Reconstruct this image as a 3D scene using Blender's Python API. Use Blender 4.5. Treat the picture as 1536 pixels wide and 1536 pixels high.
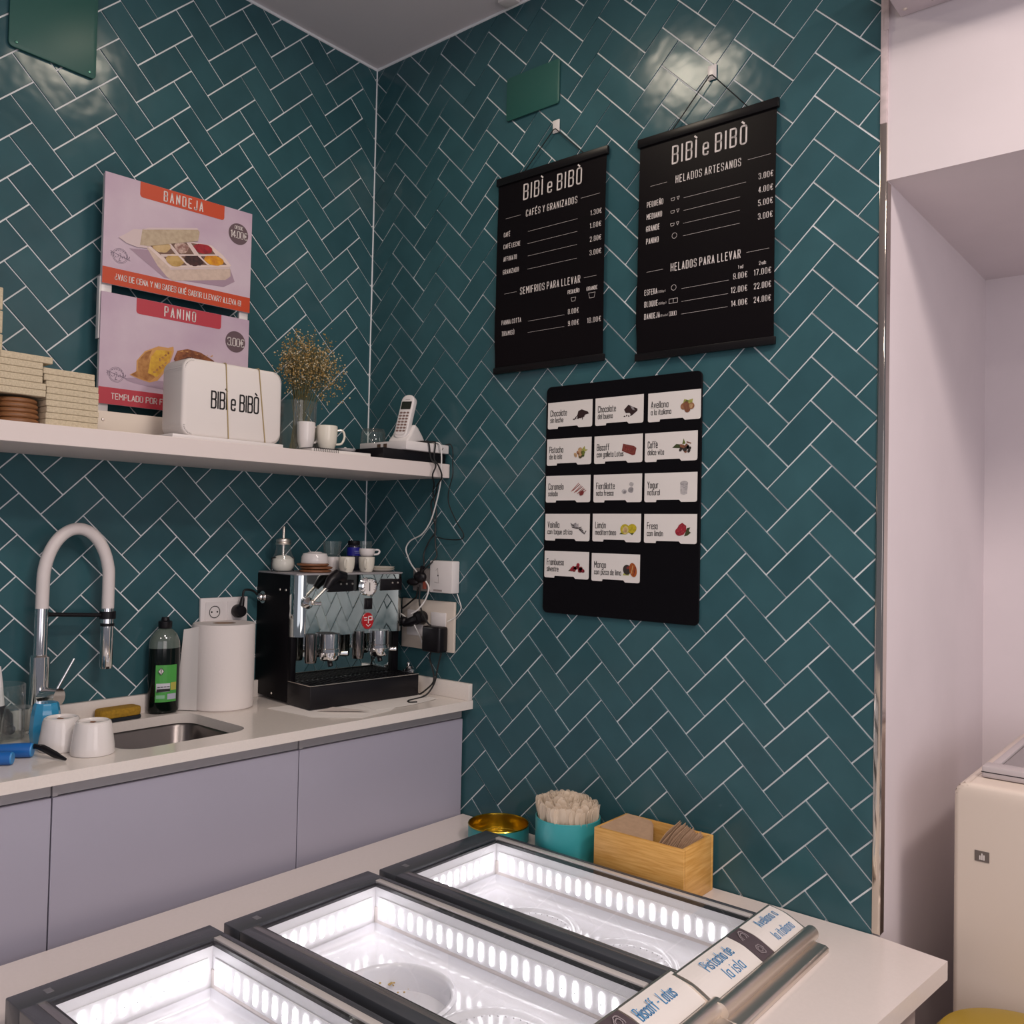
import bpy, bmesh, math, random
from mathutils import Vector, Matrix

for _o in list(bpy.data.objects):
    bpy.data.objects.remove(_o)
S = bpy.context.scene
COL = S.collection
PI = math.pi

# ------------------------------------------------------------------ camera
cam_data = bpy.data.cameras.new('camera')
cam_data.sensor_fit = 'HORIZONTAL'
cam_data.sensor_width = 36.0
cam_data.lens = 36.0 * 1335.45 / 1536.0
cam_data.clip_start = 0.02
cam_data.clip_end = 60
cam = bpy.data.objects.new('camera', cam_data)
COL.objects.link(cam)
_r = Vector((0.76903468, 0.63885537, 0.02120073))
_u = Vector((0.00038013, -0.03362431, 0.99943447))
_f = Vector((-0.63920694, 0.76859171, 0.02610111))
_m = Matrix.Identity(4)
for _i in range(3):
    _m[_i][0] = _r[_i]
    _m[_i][1] = _u[_i]
    _m[_i][2] = -_f[_i]
_m[0][3], _m[1][3], _m[2][3] = 2.46156, -2.13627, 1.65705
cam.matrix_world = _m
S.camera = cam

# ------------------------------------------------------------------ world, lights, exposure
world = bpy.data.worlds.new('daylight')
S.world = world
world.use_nodes = True
_bg = world.node_tree.nodes['Background']
_bg.inputs[0].default_value = (0.86, 0.86, 1.0, 1)
_bg.inputs[1].default_value = WORLD_STRENGTH = 0.15
LAMP_STRENGTH = 24.0
LED_STRENGTH = 6.0
S.view_settings.view_transform = 'Standard'
S.view_settings.look = 'None'
S.view_settings.exposure = 0.24
S.view_settings.gamma = 1.0
S.view_settings.use_curve_mapping = False


def area(name, loc, target, sx, sy, power, color):
    d = bpy.data.lights.new(name, 'AREA')
    d.shape = 'RECTANGLE'
    d.size, d.size_y = sx, sy
    d.energy = power
    d.color = color
    o = bpy.data.objects.new(name, d)
    COL.objects.link(o)
    o.location = loc
    o.rotation_euler = (Vector(target) - Vector(loc)).to_track_quat('-Z', 'Y').to_euler()
    return o


# daylight coming through the glazed shop front behind the photographer
area('shop_front_daylight', (4.7, -4.9, 1.9), (1.0, 0.0, 1.4), 3.4, 2.4, 21, (0.92, 0.89, 1.0))
area('jamb_fill_light', (5.0, -1.9, 1.8), (1.8, 0.2, 1.5), 1.8, 2.0, 26, (1.0, 0.90, 0.90))  # added fill to brighten the doorway jamb; no window known on this side
# the shop's other recessed ceiling lamps, behind and beside the photographer
area('ceiling_downlight', (2.45, -1.35, 3.33), (2.45, -1.35, 0), 0.35, 0.35, 17, (1.0, 0.88, 0.80))
area('ceiling_downlight', (2.55, -3.0, 3.33), (2.55, -3.0, 0), 0.35, 0.35, 17, (1.0, 0.88, 0.80))
area('ceiling_downlight', (3.5, -1.0, 3.33), (3.1, -0.7, 0), 0.35, 0.35, 34, (1.0, 0.86, 0.80))


# ------------------------------------------------------------------ helpers
def mat(name, color=(0.8, 0.8, 0.8), rough=0.5, metal=0.0, spec=0.5, coat=0.0, emis=None, estr=0.0, trans=0.0, noise=0.0, nscale=30.0,
        bump=0.0, bscale=80.0, stretch=(1, 1, 1), color2=None, alpha=1.0, sheen=0.0, subsurf=0.0):
    m = bpy.data.materials.new(name)
    m.use_nodes = True
    nt = m.node_tree
    b = nt.nodes['Principled BSDF']
    b.inputs['Base Color'].default_value = (*color, 1)
    b.inputs['Roughness'].default_value = rough
    b.inputs['Metallic'].default_value = metal
    b.inputs['Specular IOR Level'].default_value = spec
    b.inputs['Coat Weight'].default_value = coat
    b.inputs['Coat Roughness'].default_value = 0.05
    b.inputs['Transmission Weight'].default_value = trans
    b.inputs['Alpha'].default_value = alpha
    b.inputs['Subsurface Weight'].default_value = subsurf
    if emis:
        b.inputs['Emission Color'].default_value = (*emis, 1)
        b.inputs['Emission Strength'].default_value = estr
    if noise or bump:
        tc = nt.nodes.new('ShaderNodeTexCoord')
        mp = nt.nodes.new('ShaderNodeMapping')
        mp.inputs['Scale'].default_value = stretch
        nt.links.new(tc.outputs['Object'], mp.inputs['Vector'])
    if noise:
        n = nt.nodes.new('ShaderNodeTexNoise')
        n.inputs['Scale'].default_value = nscale
        n.inputs['Detail'].default_value = 5
        nt.links.new(mp.outputs['Vector'], n.inputs['Vector'])
        r = nt.nodes.new('ShaderNodeValToRGB')
        c2 = color2 or tuple(c * (1 - noise) for c in color)
        r.color_ramp.elements[0].position = 0.36
        r.color_ramp.elements[1].position = 0.64
        r.color_ramp.elements[0].color = (*c2, 1)
        r.color_ramp.elements[1].color = (*color, 1)
        nt.links.new(n.outputs['Fac'], r.inputs['Fac'])
        nt.links.new(r.outputs['Color'], b.inputs['Base Color'])
    if bump:
        n2 = nt.nodes.new('ShaderNodeTexNoise')
        n2.inputs['Scale'].default_value = bscale
        n2.inputs['Detail'].default_value = 4
        nt.links.new(mp.outputs['Vector'], n2.inputs['Vector'])
        bp = nt.nodes.new('ShaderNodeBump')
        bp.inputs['Strength'].default_value = bump
        bp.inputs['Distance'].default_value = 0.002
        nt.links.new(n2.outputs['Fac'], bp.inputs['Height'])
        nt.links.new(bp.outputs['Normal'], b.inputs['Normal'])
    return m


def glass_mat(name, tint=(0.96, 0.98, 0.97), refl=1.0, rough=0.02, edge=0.4):
    """Thin clear glass: see-through, with Fresnel reflection and a pale rim painted in for edge reflections at grazing angles."""
    m = bpy.data.materials.new(name)
    m.use_nodes = True
    nt = m.node_tree
    nt.nodes.remove(nt.nodes['Principled BSDF'])
    out = nt.nodes['Material Output']
    tr = nt.nodes.new('ShaderNodeBsdfTransparent')
    tr.inputs[0].default_value = (*tint, 1)
    gl = nt.nodes.new('ShaderNodeBsdfGlossy')
    gl.inputs['Roughness'].default_value = rough
    gl.inputs['Color'].default_value = (refl, refl, refl, 1)
    fr = nt.nodes.new('ShaderNodeFresnel')
    fr.inputs['IOR'].default_value = 1.45
    mx = nt.nodes.new('ShaderNodeMixShader')
    if edge:
        lw = nt.nodes.new('ShaderNodeLayerWeight')
        lw.inputs['Blend'].default_value = 0.35
        cr = nt.nodes.new('ShaderNodeValToRGB')
        cr.color_ramp.elements[0].position = 0.25
        cr.color_ramp.elements[0].color = (*tint, 1)
        cr.color_ramp.elements[1].color = (edge, edge * 1.04, edge * 1.02, 1)
        nt.links.new(lw.outputs['Facing'], cr.inputs['Fac'])
        nt.links.new(cr.outputs['Color'], tr.inputs[0])
    geo = nt.nodes.new('ShaderNodeNewGeometry')
    inv = nt.nodes.new('ShaderNodeMath')
    inv.operation = 'SUBTRACT'
    inv.inputs[0].default_value = 1.0
    nt.links.new(geo.outputs['Backfacing'], inv.inputs[1])
    mul = nt.nodes.new('ShaderNodeMath')
    mul.operation = 'MULTIPLY'
    nt.links.new(fr.outputs[0], mul.inputs[0])
    nt.links.new(inv.outputs[0], mul.inputs[1])
    nt.links.new(mul.outputs[0], mx.inputs[0])
    nt.links.new(tr.outputs[0], mx.inputs[1])
    nt.links.new(gl.outputs[0], mx.inputs[2])
    if not edge:
        nt.links.new(mx.outputs[0], out.inputs['Surface'])
        return m
    df = nt.nodes.new('ShaderNodeBsdfDiffuse')  # pale haze painted in where the rims would catch bright reflections
    df.inputs['Color'].default_value = (0.75, 0.78, 0.78, 1)
    pw = nt.nodes.new('ShaderNodeMath')
    pw.operation = 'POWER'
    pw.inputs[1].default_value = 2.5
    nt.links.new(lw.outputs['Facing'], pw.inputs[0])
    sc = nt.nodes.new('ShaderNodeMath')
    sc.operation = 'MULTIPLY_ADD'
    sc.inputs[1].default_value = 0.30
    sc.inputs[2].default_value = 0.02
    nt.links.new(pw.outputs[0], sc.inputs[0])
    m2 = nt.nodes.new('ShaderNodeMixShader')
    nt.links.new(sc.outputs[0], m2.inputs[0])
    nt.links.new(mx.outputs[0], m2.inputs[1])
    nt.links.new(df.outputs[0], m2.inputs[2])
    nt.links.new(m2.outputs[0], out.inputs['Surface'])
    return m


class G:
    """Collects shapes into one mesh."""

    def __init__(self):
        self.bm = bmesh.new()
        self.mi = 0

    def _tag(self, faces):
        for f in faces:
            f.material_index = self.mi

    def box(self, x0, x1, y0, y1, z0, z1, bev=0.0, seg=2, rot=None):
        t = bmesh.new()
        bmesh.ops.create_cube(t, size=1)
        for v in t.verts:
            v.co = Vector(((x0 + x1) / 2 + v.co.x * (x1 - x0), (y0 + y1) / 2 + v.co.y * (y1 - y0), (z0 + z1) / 2 + v.co.z * (z1 - z0)))
        if bev:
            bmesh.ops.bevel(t, geom=list(t.edges), offset=bev, segments=seg, affect='EDGES', profile=0.5)
        if rot:
            t.transform(rot)
        self.merge(t)
        return self

    def merge(self, t, mtx=None):
        if mtx:
            t.transform(mtx)
        mp = {}
        for v in t.verts:
            mp[v] = self.bm.verts.new(v.co)
        for f in t.faces:
            try:
                nf = self.bm.faces.new([mp[v] for v in f.verts])
                nf.material_index = self.mi
            except ValueError:
                pass
        t.free()

    def prism(self, pts, a, b, axis='z', bev=0.0, seg=2):
        """Polygon pts extruded from a to b. axis z: pts=(x,y); y: pts=(x,z); x: pts=(y,z)."""
        t = bmesh.new()

        def P(p, h):
            return (p[0], p[1], h) if axis == 'z' else (p[0], h, p[1]) if axis == 'y' else (h, p[0], p[1])
        lo = [t.verts.new(P(p, a)) for p in pts]
        hi = [t.verts.new(P(p, b)) for p in pts]
        n = len(pts)
        t.faces.new(lo[::-1])
        t.faces.new(hi)
        for i in range(n):
            t.faces.new((lo[i], lo[(i + 1) % n], hi[(i + 1) % n], hi[i]))
        bmesh.ops.recalc_face_normals(t, faces=list(t.faces))
        if bev:
            bmesh.ops.bevel(t, geom=list(t.edges), offset=bev, segments=seg, affect='EDGES', profile=0.5)
        self.merge(t)
        return self

    def plate(self, outer, holes, z0, z1):
        """Flat slab with holes, in plan (x, y)."""
        t = bmesh.new()
        edges = []
        for loop in [outer] + holes:
            vs = [t.verts.new((p[0], p[1], z1)) for p in loop]
            edges += [t.edges.new((vs[i], vs[(i + 1) % len(vs)])) for i in range(len(vs))]
        r = bmesh.ops.triangle_fill(t, edges=edges, use_beauty=True)
        faces = [g for g in r['geom'] if isinstance(g, bmesh.types.BMFace)]
        for f in faces:
            f.normal_update()
            if f.normal.z < 0:
                f.normal_flip()
        e = bmesh.ops.extrude_face_region(t, geom=faces)
        for v in [g for g in e['geom'] if isinstance(g, bmesh.types.BMVert)]:
            v.co.z = z0
        bmesh.ops.recalc_face_normals(t, faces=list(t.faces))
        self.merge(t)
        return self

    def face(self, pts):
        f = self.bm.faces.new([self.bm.verts.new(p) for p in pts])
        f.material_index = self.mi
        return self

    def flat(self, pts, y, d=0.0004):
        """A thin printed patch in the x,z plane facing -y."""
        n = len(pts)
        self.face([(p[0], y, p[1]) for p in pts]) if _ccw(pts) else self.face([(p[0], y, p[1]) for p in pts[::-1]])
        return self

    def lathe(self, prof, n=32, c=(0, 0, 0), mtx=None, close=False):
        t = bmesh.new()
        rings = []
        for r, z in prof:
            if r < 1e-6:
                rings.append([t.verts.new((0, 0, z))])
            else:
                rings.append([t.verts.new((r * math.cos(2 * PI * k / n), r * math.sin(2 * PI * k / n), z)) for k in range(n)])
        pairs = list(zip(rings, rings[1:]))
        if close:
            pairs.append((rings[-1], rings[0]))
        for a, b in pairs:
            for k in range(n):
                k2 = (k + 1) % n
                try:
                    if len(a) == 1 and len(b) == 1:
                        continue
                    if len(a) == 1:
                        t.faces.new((a[0], b[k2], b[k]))
                    elif len(b) == 1:
                        t.faces.new((a[k], a[k2], b[0]))
                    else:
                        t.faces.new((a[k], a[k2], b[k2], b[k]))
                except ValueError:
                    pass
        bmesh.ops.recalc_face_normals(t, faces=list(t.faces))
        if mtx:
            t.transform(mtx)
        t.transform(Matrix.Translation(c))
        self.merge(t)
        return self

    def cyl(self, p0, p1, r0, r1=None, n=20):
        p0, p1 = Vector(p0), Vector(p1)
        d = p1 - p0
        r1 = r0 if r1 is None else r1
        q = d.to_track_quat('Z', 'Y').to_matrix().to_4x4()
        self.lathe([(0, 0), (r0, 0), (r1, d.length), (0, d.length)], n, (0, 0, 0), Matrix.Translation(p0) @ q)
        return self

    def tube(self, pts, r, n=10, closed=False):
        pts = [Vector(p) for p in pts]
        m = len(pts)
        t = bmesh.new()
        rings = []
        up = None
        for i, p in enumerate(pts):
            if closed:
                d = pts[(i + 1) % m] - pts[i - 1]
            else:
                d = pts[min(i + 1, m - 1)] - pts[max(i - 1, 0)]
            d.normalize()
            if up is None:
                up = d.orthogonal().normalized()
            else:
                up = (up - d * up.dot(d))
                up = up.normalized() if up.length > 1e-6 else d.orthogonal().normalized()
            sd = d.cross(up)
            rr = r[i] if isinstance(r, (list, tuple)) else r
            rings.append([t.verts.new(p + (up * math.cos(2 * PI * k / n) + sd * math.sin(2 * PI * k / n)) * rr) for k in range(n)])
        prs = list(zip(rings, rings[1:]))
        if closed:
            prs.append((rings[-1], rings[0]))
        for a, b in prs:
            for k in range(n):
                t.faces.new((a[k], a[(k + 1) % n], b[(k + 1) % n], b[k]))
        if not closed:
            t.faces.new(rings[0][::-1])
            t.faces.new(rings[-1])
        bmesh.ops.recalc_face_normals(t, faces=list(t.faces))
        self.merge(t)
        return self

    def ball(self, c, r, sx=1, sy=1, sz=1, u=16, v=10, rot=None):
        t = bmesh.new()
        bmesh.ops.create_uvsphere(t, u_segments=u, v_segments=v, radius=r)
        m = Matrix.Diagonal((sx, sy, sz, 1))
        if rot:
            m = rot @ m
        t.transform(Matrix.Translation(c) @ m)
        self.merge(t)
        return self

    def move(self, m):
        self.bm.transform(m)
        return self


def _ccw(pts):
    return sum(pts[i - 1][0] * pts[i][1] - pts[i][0] * pts[i - 1][1] for i in range(len(pts))) > 0


def smooth(pts, k=6, closed=False):
    """Catmull-Rom through pts."""
    pts = [Vector(p) for p in pts]
    out = []
    m = len(pts)
    rng = range(m if closed else m - 1)
    for i in rng:
        p1, p2 = pts[i], pts[(i + 1) % m]
        p0 = pts[i - 1] if (i > 0 or closed) else p1
        p3 = pts[(i + 2) % m] if (i + 2 < m or closed) else p2
        for j in range(k):
            t = j / k
            out.append(0.5 * ((2 * p1) + (p2 - p0) * t + (2 * p0 - 5 * p1 + 4 * p2 - p3) * t * t + (3 * p1 - p0 - 3 * p2 + p3) * t ** 3))
    if not closed:
        out.append(pts[-1])
    return out


def rrect(x0, x1, y0, y1, r, n=6):
    out = []
    for cx, cy, a in ((x1 - r, y1 - r, 0), (x0 + r, y1 - r, 90), (x0 + r, y0 + r, 180), (x1 - r, y0 + r, 270)):
        for k in range(n + 1):
            t = math.radians(a + 90 * k / n)
            out.append((cx + r * math.cos(t), cy + r * math.sin(t)))
    return out


def ell(cx, cy, rx, ry, rot=0, n=28, jag=0.0, seed=1):
    rnd = random.Random(seed)
    out = []
    c, s = math.cos(rot), math.sin(rot)
    for k in range(n):
        t = 2 * PI * k / n
        j = 1 + jag * (rnd.random() - 0.5)
        x, y = rx * j * math.cos(t), ry * j * math.sin(t)
        out.append((cx + x * c - y * s, cy + x * s + y * c))
    return out


def obj(name, g, m, parent=None, sharp=35, flat=False):
    me = bpy.data.meshes.new(name)
    g.bm.normal_update()
    g.bm.to_mesh(me)
    g.bm.free()
    for mm in (m if isinstance(m, (list, tuple)) else [m]):
        me.materials.append(mm)
    if not flat:
        for p in me.polygons:
            p.use_smooth = True
        me.set_sharp_from_angle(angle=math.radians(sharp))
    o = bpy.data.objects.new(name, me)
    COL.objects.link(o)
    if parent:
        o.parent = parent
    return o


def tag(o, label, cat, group=None):
    o['label'] = label
    o['category'] = cat
    if group:
        o['group'] = group
    return o


def thing(name, label, cat, loc=(0, 0, 0), rotz=0.0, group=None):
    o = bpy.data.objects.new(name, None)
    COL.objects.link(o)
    o.location = loc
    o.rotation_euler = (0, 0, rotz)
    o.empty_display_size = 0.05
    return tag(o, label, cat, group)


def struct(name, g, m, parent=None, **k):
    o = obj(name, g, m, parent, **k)
    o['kind'] = 'structure'
    return o


def dup(root, label, loc=None, rotz=None, group=None):
    r = root.copy()
    COL.objects.link(r)
    r['label'] = label
    if group:
        r['group'] = group
    if loc is not None:
        r.location = loc
    if rotz is not None:
        r.rotation_euler = (0, 0, rotz)
    for ch in list(root.children):
        c = ch.copy()
        COL.objects.link(c)
        c.parent = r
        for g2 in list(ch.children):
            d = g2.copy()
            COL.objects.link(d)
            d.parent = c
    return r


# ------------------------------------------------------------------ lettering: a condensed single-stroke alphabet
GL = {
    'A': '0,0 .2,1 .4,0|.07,.3 .33,.3', 'B': '0,0 0,1 .4,1r .4,.53r 0,.53|0,.53 .4,.53r .4,0r 0,0', 'C': '.4,.75 .4,1r 0,1r 0,0r .4,0r .4,.25',
    'D': '0,0 0,1 .4,1r .4,0r 0,0', 'E': '.36,1 0,1 0,0 .36,0|0,.52 .3,.52', 'F': '.36,1 0,1 0,0|0,.52 .3,.52',
    'G': '.4,.75 .4,1r 0,1r 0,0r .4,0r .4,.48 .2,.48', 'H': '0,0 0,1|.4,0 .4,1|0,.52 .4,.52', 'I': '0,0 0,1', 'J': '.32,1 .32,0r 0,0r 0,.22',
    'K': '0,0 0,1|.4,1 0,.45|.13,.6 .4,0', 'L': '0,1 0,0 .34,0', 'M': '0,0 0,1 .25,.4 .5,1 .5,0', 'N': '0,0 0,1 .4,0 .4,1',
    'O': '0,.5 0,1r .4,1r .4,0r 0,0r 0,.5', 'P': '0,0 0,1 .4,1r .4,.45r 0,.45', 'Q': '0,.5 0,1r .4,1r .4,0r 0,0r 0,.5|.24,.2 .44,-.06',
    'R': '0,0 0,1 .4,1r .4,.5r 0,.5|.2,.5 .4,0', 'S': '.4,.76 .4,1r 0,1r 0,.56r .4,.46r .4,0r 0,0r 0,.24', 'T': '0,1 .4,1|.2,1 .2,0',
    'U': '0,1 0,0r .4,0r .4,1', 'V': '0,1 .2,0 .4,1', 'X': '0,0 .4,1|0,1 .4,0', 'Y': '0,1 .2,.5 .4,1|.2,.5 .2,0', 'Z': '0,1 .4,1 0,0 .4,0',
    '0': '0,.5 0,1r .4,1r .4,0r 0,0r 0,.5', '1': '0,.82 .14,1 .14,0', '2': '0,.74 0,1r .4,1r .4,.6r 0,0 .4,0', '3': '0,.78 0,1r .4,1r .4,.54r .15,.54|.15,.54 .4,.54r .4,0r 0,0r 0,.22',
    '4': '.3,0 .3,1 0,.28 .42,.28', '5': '.38,1 0,1 0,.56 .4,.6r .4,0r 0,0r 0,.2', '6': '.4,.78 .4,1r 0,1r 0,0r .4,0r .4,.56r 0,.56', '7': '0,1 .4,1 .12,0',
    '8': '0,.76 0,1r .4,1r .4,.54r 0,.54r 0,.76|0,.27 0,.54r .4,.54r .4,0r 0,0r 0,.27', '9': '0,.22 0,0r .4,0r .4,1r 0,1r 0,.44r .4,.44',
    '%': '.44,.86 .44,1r .1,1r .1,0r .44,0r .44,.14|-.02,.6 .32,.6|-.02,.42 .32,.42', '.': '0,0 0,.05', ',': '.03,.06 -.02,-.1', '-': '0,.42 .24,.42', '(': '.14,1.05 0,.8r 0,.2r .14,-.05', ')': '0,1.05 .14,.8r .14,.2r 0,-.05',
    '?': '0,.78 0,1r .36,1r .36,.6r .18,.5 .18,.28|.18,0 .18,.05', '!': '0,1 0,.28|0,0 0,.05', '<': '.2,1 .2,.95|.2,.72 .2,.5 0,.42r 0,0r .36,0r .36,.2', '>': '0,.72 0,0|0,1 0,.95',
    'a': '.34,0 .34,.66 0,.66r 0,0r .34,0', 'b': '0,1 0,0 .34,0r .34,.66r 0,.66', 'c': '.32,.5 .32,.66r 0,.66r 0,0r .32,0r .32,.16', 'd': '.34,1 .34,0 0,0r 0,.66r .34,.66',
    'e': '0,.34 .36,.34 .36,.66r 0,.66r 0,0r .34,0r .34,.13', 'f': '.28,1 .1,1r .1,0|0,.64 .26,.64', 'g': '.34,0 0,0r 0,.66r .34,.66 .34,-.28r 0,-.28', 'h': '0,0 0,1|0,.66 .32,.66r .32,0',
    'i': '0,0 0,.66|0,.86 0,.91', 'j': '.1,.66 .1,-.28r -.06,-.28|.1,.86 .1,.91', 'k': '0,0 0,1|.3,.66 0,.3|.1,.4 .3,0', 'l': '0,1 0,0', 'm': '0,0 0,.66 .28,.66r .28,0|.28,.66 .56,.66r .56,0',
    'n': '0,0 0,.66 .32,.66r .32,0', 'o': '0,.33 0,.66r .34,.66r .34,0r 0,0r 0,.33', 'p': '0,-.28 0,.66 .34,.66r .34,0r 0,0', 'q': '.34,-.28 .34,.66 0,.66r 0,0r .34,0', 'r': '0,0 0,.66|0,.56 .08,.66r .22,.66',
    's': '.3,.52 .3,.66r 0,.66r 0,.37r .3,.31r .3,0r 0,0r 0,.13', 't': '.1,.92 .1,0r .26,0|0,.66 .26,.66', 'u': '0,.66 0,0r .32,0 .32,.66', 'v': '0,.66 .16,0 .32,.66', 'y': '0,.66 .17,.04|.34,.66 .1,-.28', 'z': '0,.66 .3,.66 0,0 .3,0',
}
ACC = {'Ì': ('I', 'g'), 'Ò': ('O', 'g'), 'É': ('E', 'a'), 'Ñ': ('N', 't'), 'Ú': ('U', 'a'), 'í': ('ı', 'a'), 'ó': ('o', 'a'), 'á': ('a', 'a'), 'è': ('e', 'g'), 'Ù': ('U', 'g')}
GL['ı'] = '0,0 0,.66'


def _glyph(ch):
    acc = None
    if ch in ACC:
        ch, acc = ACC[ch]
    ch = {'€': '%', '¿': '<', '¡': '>'}.get(ch, ch)
    strokes = []
    wid = 0
    for part in GL[ch].split('|'):
        raw = []
        for tk in part.split():
            r = tk.endswith('r')
            x, y = (tk[:-1] if r else tk).split(',')
            raw.append((float(x), float(y), r))
            wid = max(wid, float(x))
        pts = []
        for i, (x, y, r) in enumerate(raw):
            if not r or i == 0 or i == len(raw) - 1:
                pts.append((x, y))
                continue
            a, b = raw[i - 1], raw[i + 1]
            la, lb = math.hypot(a[0] - x, a[1] - y), math.hypot(b[0] - x, b[1] - y)
            q = min(0.15, la * 0.5, lb * 0.5)
            p0 = (x + (a[0] - x) * q / la, y + (a[1] - y) * q / la)
            p2 = (x + (b[0] - x) * q / lb, y + (b[1] - y) * q / lb)
            for k in range(4):
                t = k / 3
                pts.append(((1 - t) ** 2 * p0[0] + 2 * t * (1 - t) * x + t * t * p2[0], (1 - t) ** 2 * p0[1] + 2 * t * (1 - t) * y + t * t * p2[1]))
        strokes.append(pts)
    if acc:
        top = 1.0 if ch.isupper() else 0.66
        c = wid / 2
        if acc == 'g':
            strokes.append([(c - .12, top + .24), (c + .04, top + .12)])
        elif acc == 'a':
            strokes.append([(c - .03, top + .12), (c + .12, top + .24)])
        else:
            strokes.append([(c - .15, top + .13), (c - .06, top + .2), (c + .06, top + .13), (c + .15, top + .2)])
    return strokes, wid


def ribbon(g, pts, w, O, U, V, N):
    """A flat stroke of width w along 2D pts on the plane O,U,V (raised along N)."""
    for (x0, y0), (x1, y1) in zip(pts, pts[1:]):
        l = math.hypot(x1 - x0, y1 - y0)
        if l < 1e-9:
            continue
        dx, dy = (x1 - x0) / l, (y1 - y0) / l
        e = w * 0.28
        xa, ya, xb, yb = x0 - dx * e, y0 - dy * e, x1 + dx * e, y1 + dy * e
        nx, ny = -dy * w / 2, dx * w / 2
        q = [(xa - nx, ya - ny), (xb - nx, yb - ny), (xb + nx, yb + ny), (xa + nx, ya + ny)]
        g.face([O + U * p[0] + V * p[1] + N for p in q])


def text(g, s, x, z, h, y=-0.001, w=None, wt=0.12, gap=0.2, xs=1.0, center=False, frame=None, space=0.3):
    """Letters of cap height h with baseline start (x, z). Default plane: facing -y. w: total width to fit."""
    lay, cx = [], 0.0
    for ch in s:
        if ch == ' ':
            cx += space
            continue
        st, wd = _glyph(ch)
        lay.append((cx, st))
        cx += wd + gap
    tot = cx - gap
    if w:
        xs = w / (tot * h)
    if center:
        x -= tot * h * xs / 2
    if frame:
        O, U, V, N = [Vector(q) for q in frame]
        O = O + U * x + V * z
    else:
        O, U, V, N = Vector((x, y, z)), Vector((1, 0, 0)), Vector((0, 0, 1)), Vector((0, 0, 0))
    for cx, st in lay:
        for p in st:
            ribbon(g, [((cx + a) * h * xs, b * h) for a, b in p], wt * h, O, U, V, N)
    return tot * h * xs


XF = ((0, 0, 0), (1, 0, 0), (0, 0, 1), (0, 0, 0))


def strokes(g, pts, w, y, closed=False):
    if closed:
        pts = list(pts) + [pts[0]]
    ribbon(g, pts, w, Vector((0, y, 0)), Vector((1, 0, 0)), Vector((0, 0, 1)), Vector((0, 0, 0)))

# ------------------------------------------------------------------ materials
def tile_mat():
    m = bpy.data.materials.new('teal_glazed_tile')
    m.use_nodes = True
    nt = m.node_tree
    b = nt.nodes['Principled BSDF']
    geo = nt.nodes.new('ShaderNodeNewGeometry')
    tc = nt.nodes.new('ShaderNodeTexCoord')
    ramp = nt.nodes.new('ShaderNodeValToRGB')
    e = ramp.color_ramp.elements
    e[0].position, e[1].position = 0.0, 1.0
    e[0].color = (0.033, 0.094, 0.112, 1)
    e[1].color = (0.042, 0.116, 0.134, 1)
    nt.links.new(geo.outputs['Random Per Island'], ramp.inputs['Fac'])
    n0 = nt.nodes.new('ShaderNodeTexNoise')
    n0.inputs['Scale'].default_value = 9
    n0.inputs['Detail'].default_value = 3
    nt.links.new(tc.outputs['Object'], n0.inputs['Vector'])
    mix = nt.nodes.new('ShaderNodeMixRGB')
    mix.blend_type = 'MULTIPLY'
    mix.inputs['Fac'].default_value = 0.35
    nt.links.new(ramp.outputs['Color'], mix.inputs[1])
    nt.links.new(n0.outputs['Fac'], mix.inputs[2])
    br = nt.nodes.new('ShaderNodeMixRGB')
    br.blend_type = 'MULTIPLY'
    br.inputs['Fac'].default_value = 1
    br.inputs[2].default_value = (1.18, 1.18, 1.18, 1)
    nt.links.new(mix.outputs[0], br.inputs[1])
    nt.links.new(br.outputs[0], b.inputs['Base Color'])
    b.inputs['Roughness'].default_value = 0.19
    b.inputs['Specular IOR Level'].default_value = 0.32
    n1 = nt.nodes.new('ShaderNodeTexNoise')
    n1.inputs['Scale'].default_value = 9
    n1.inputs['Detail'].default_value = 2
    nt.links.new(tc.outputs['Object'], n1.inputs['Vector'])
    bp = nt.nodes.new('ShaderNodeBump')
    bp.inputs['Strength'].default_value = 0.5
    bp.inputs['Distance'].default_value = 0.006
    nt.links.new(n1.outputs['Fac'], bp.inputs['Height'])
    nt.links.new(bp.outputs['Normal'], b.inputs['Normal'])
    return m


M = {}
M['tile'] = tile_mat()
M['grout'] = mat('pale_grout', (0.84, 0.86, 0.88), 0.9)
M['wall'] = mat('white_wall_paint', (0.74, 0.67, 0.69), 0.85, noise=0.04, nscale=4, bump=0.08, bscale=60)
M['ceil'] = mat('ceiling_paint', (0.70, 0.66, 0.68), 0.9)
M['floor'] = mat('grey_floor', (0.30, 0.28, 0.27), 0.5, noise=0.2, nscale=3)
M['shelf'] = mat('white_shelf_laminate', (0.74, 0.66, 0.63), 0.35)
M['stone'] = mat('pale_stone_worktop', (0.76, 0.70, 0.65), 0.12, spec=0.5, noise=0.03, nscale=180)
M['cab'] = mat('grey_white_cabinet', (0.37, 0.355, 0.43), 0.35, noise=0.02, nscale=2)
M['gola'] = mat('grey_aluminium_channel', (0.36, 0.34, 0.35), 0.5, metal=0.2)
M['black'] = mat('black_plastic', (0.007, 0.006, 0.008), 0.35, spec=0.3)
M['matblack'] = mat('matt_black', (0.004, 0.0035, 0.005), 0.5, spec=0.12)
M['cable_black'] = mat('black_cable', (0.008, 0.008, 0.009), 0.5)
M['cable_white'] = mat('white_cable', (0.7, 0.68, 0.66), 0.5)
M['chrome'] = mat('chrome', (0.80, 0.79, 0.78), 0.06, metal=1)
M['mirror'] = mat('mirror_steel', (0.60, 0.64, 0.62), 0.03, metal=1)
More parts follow.
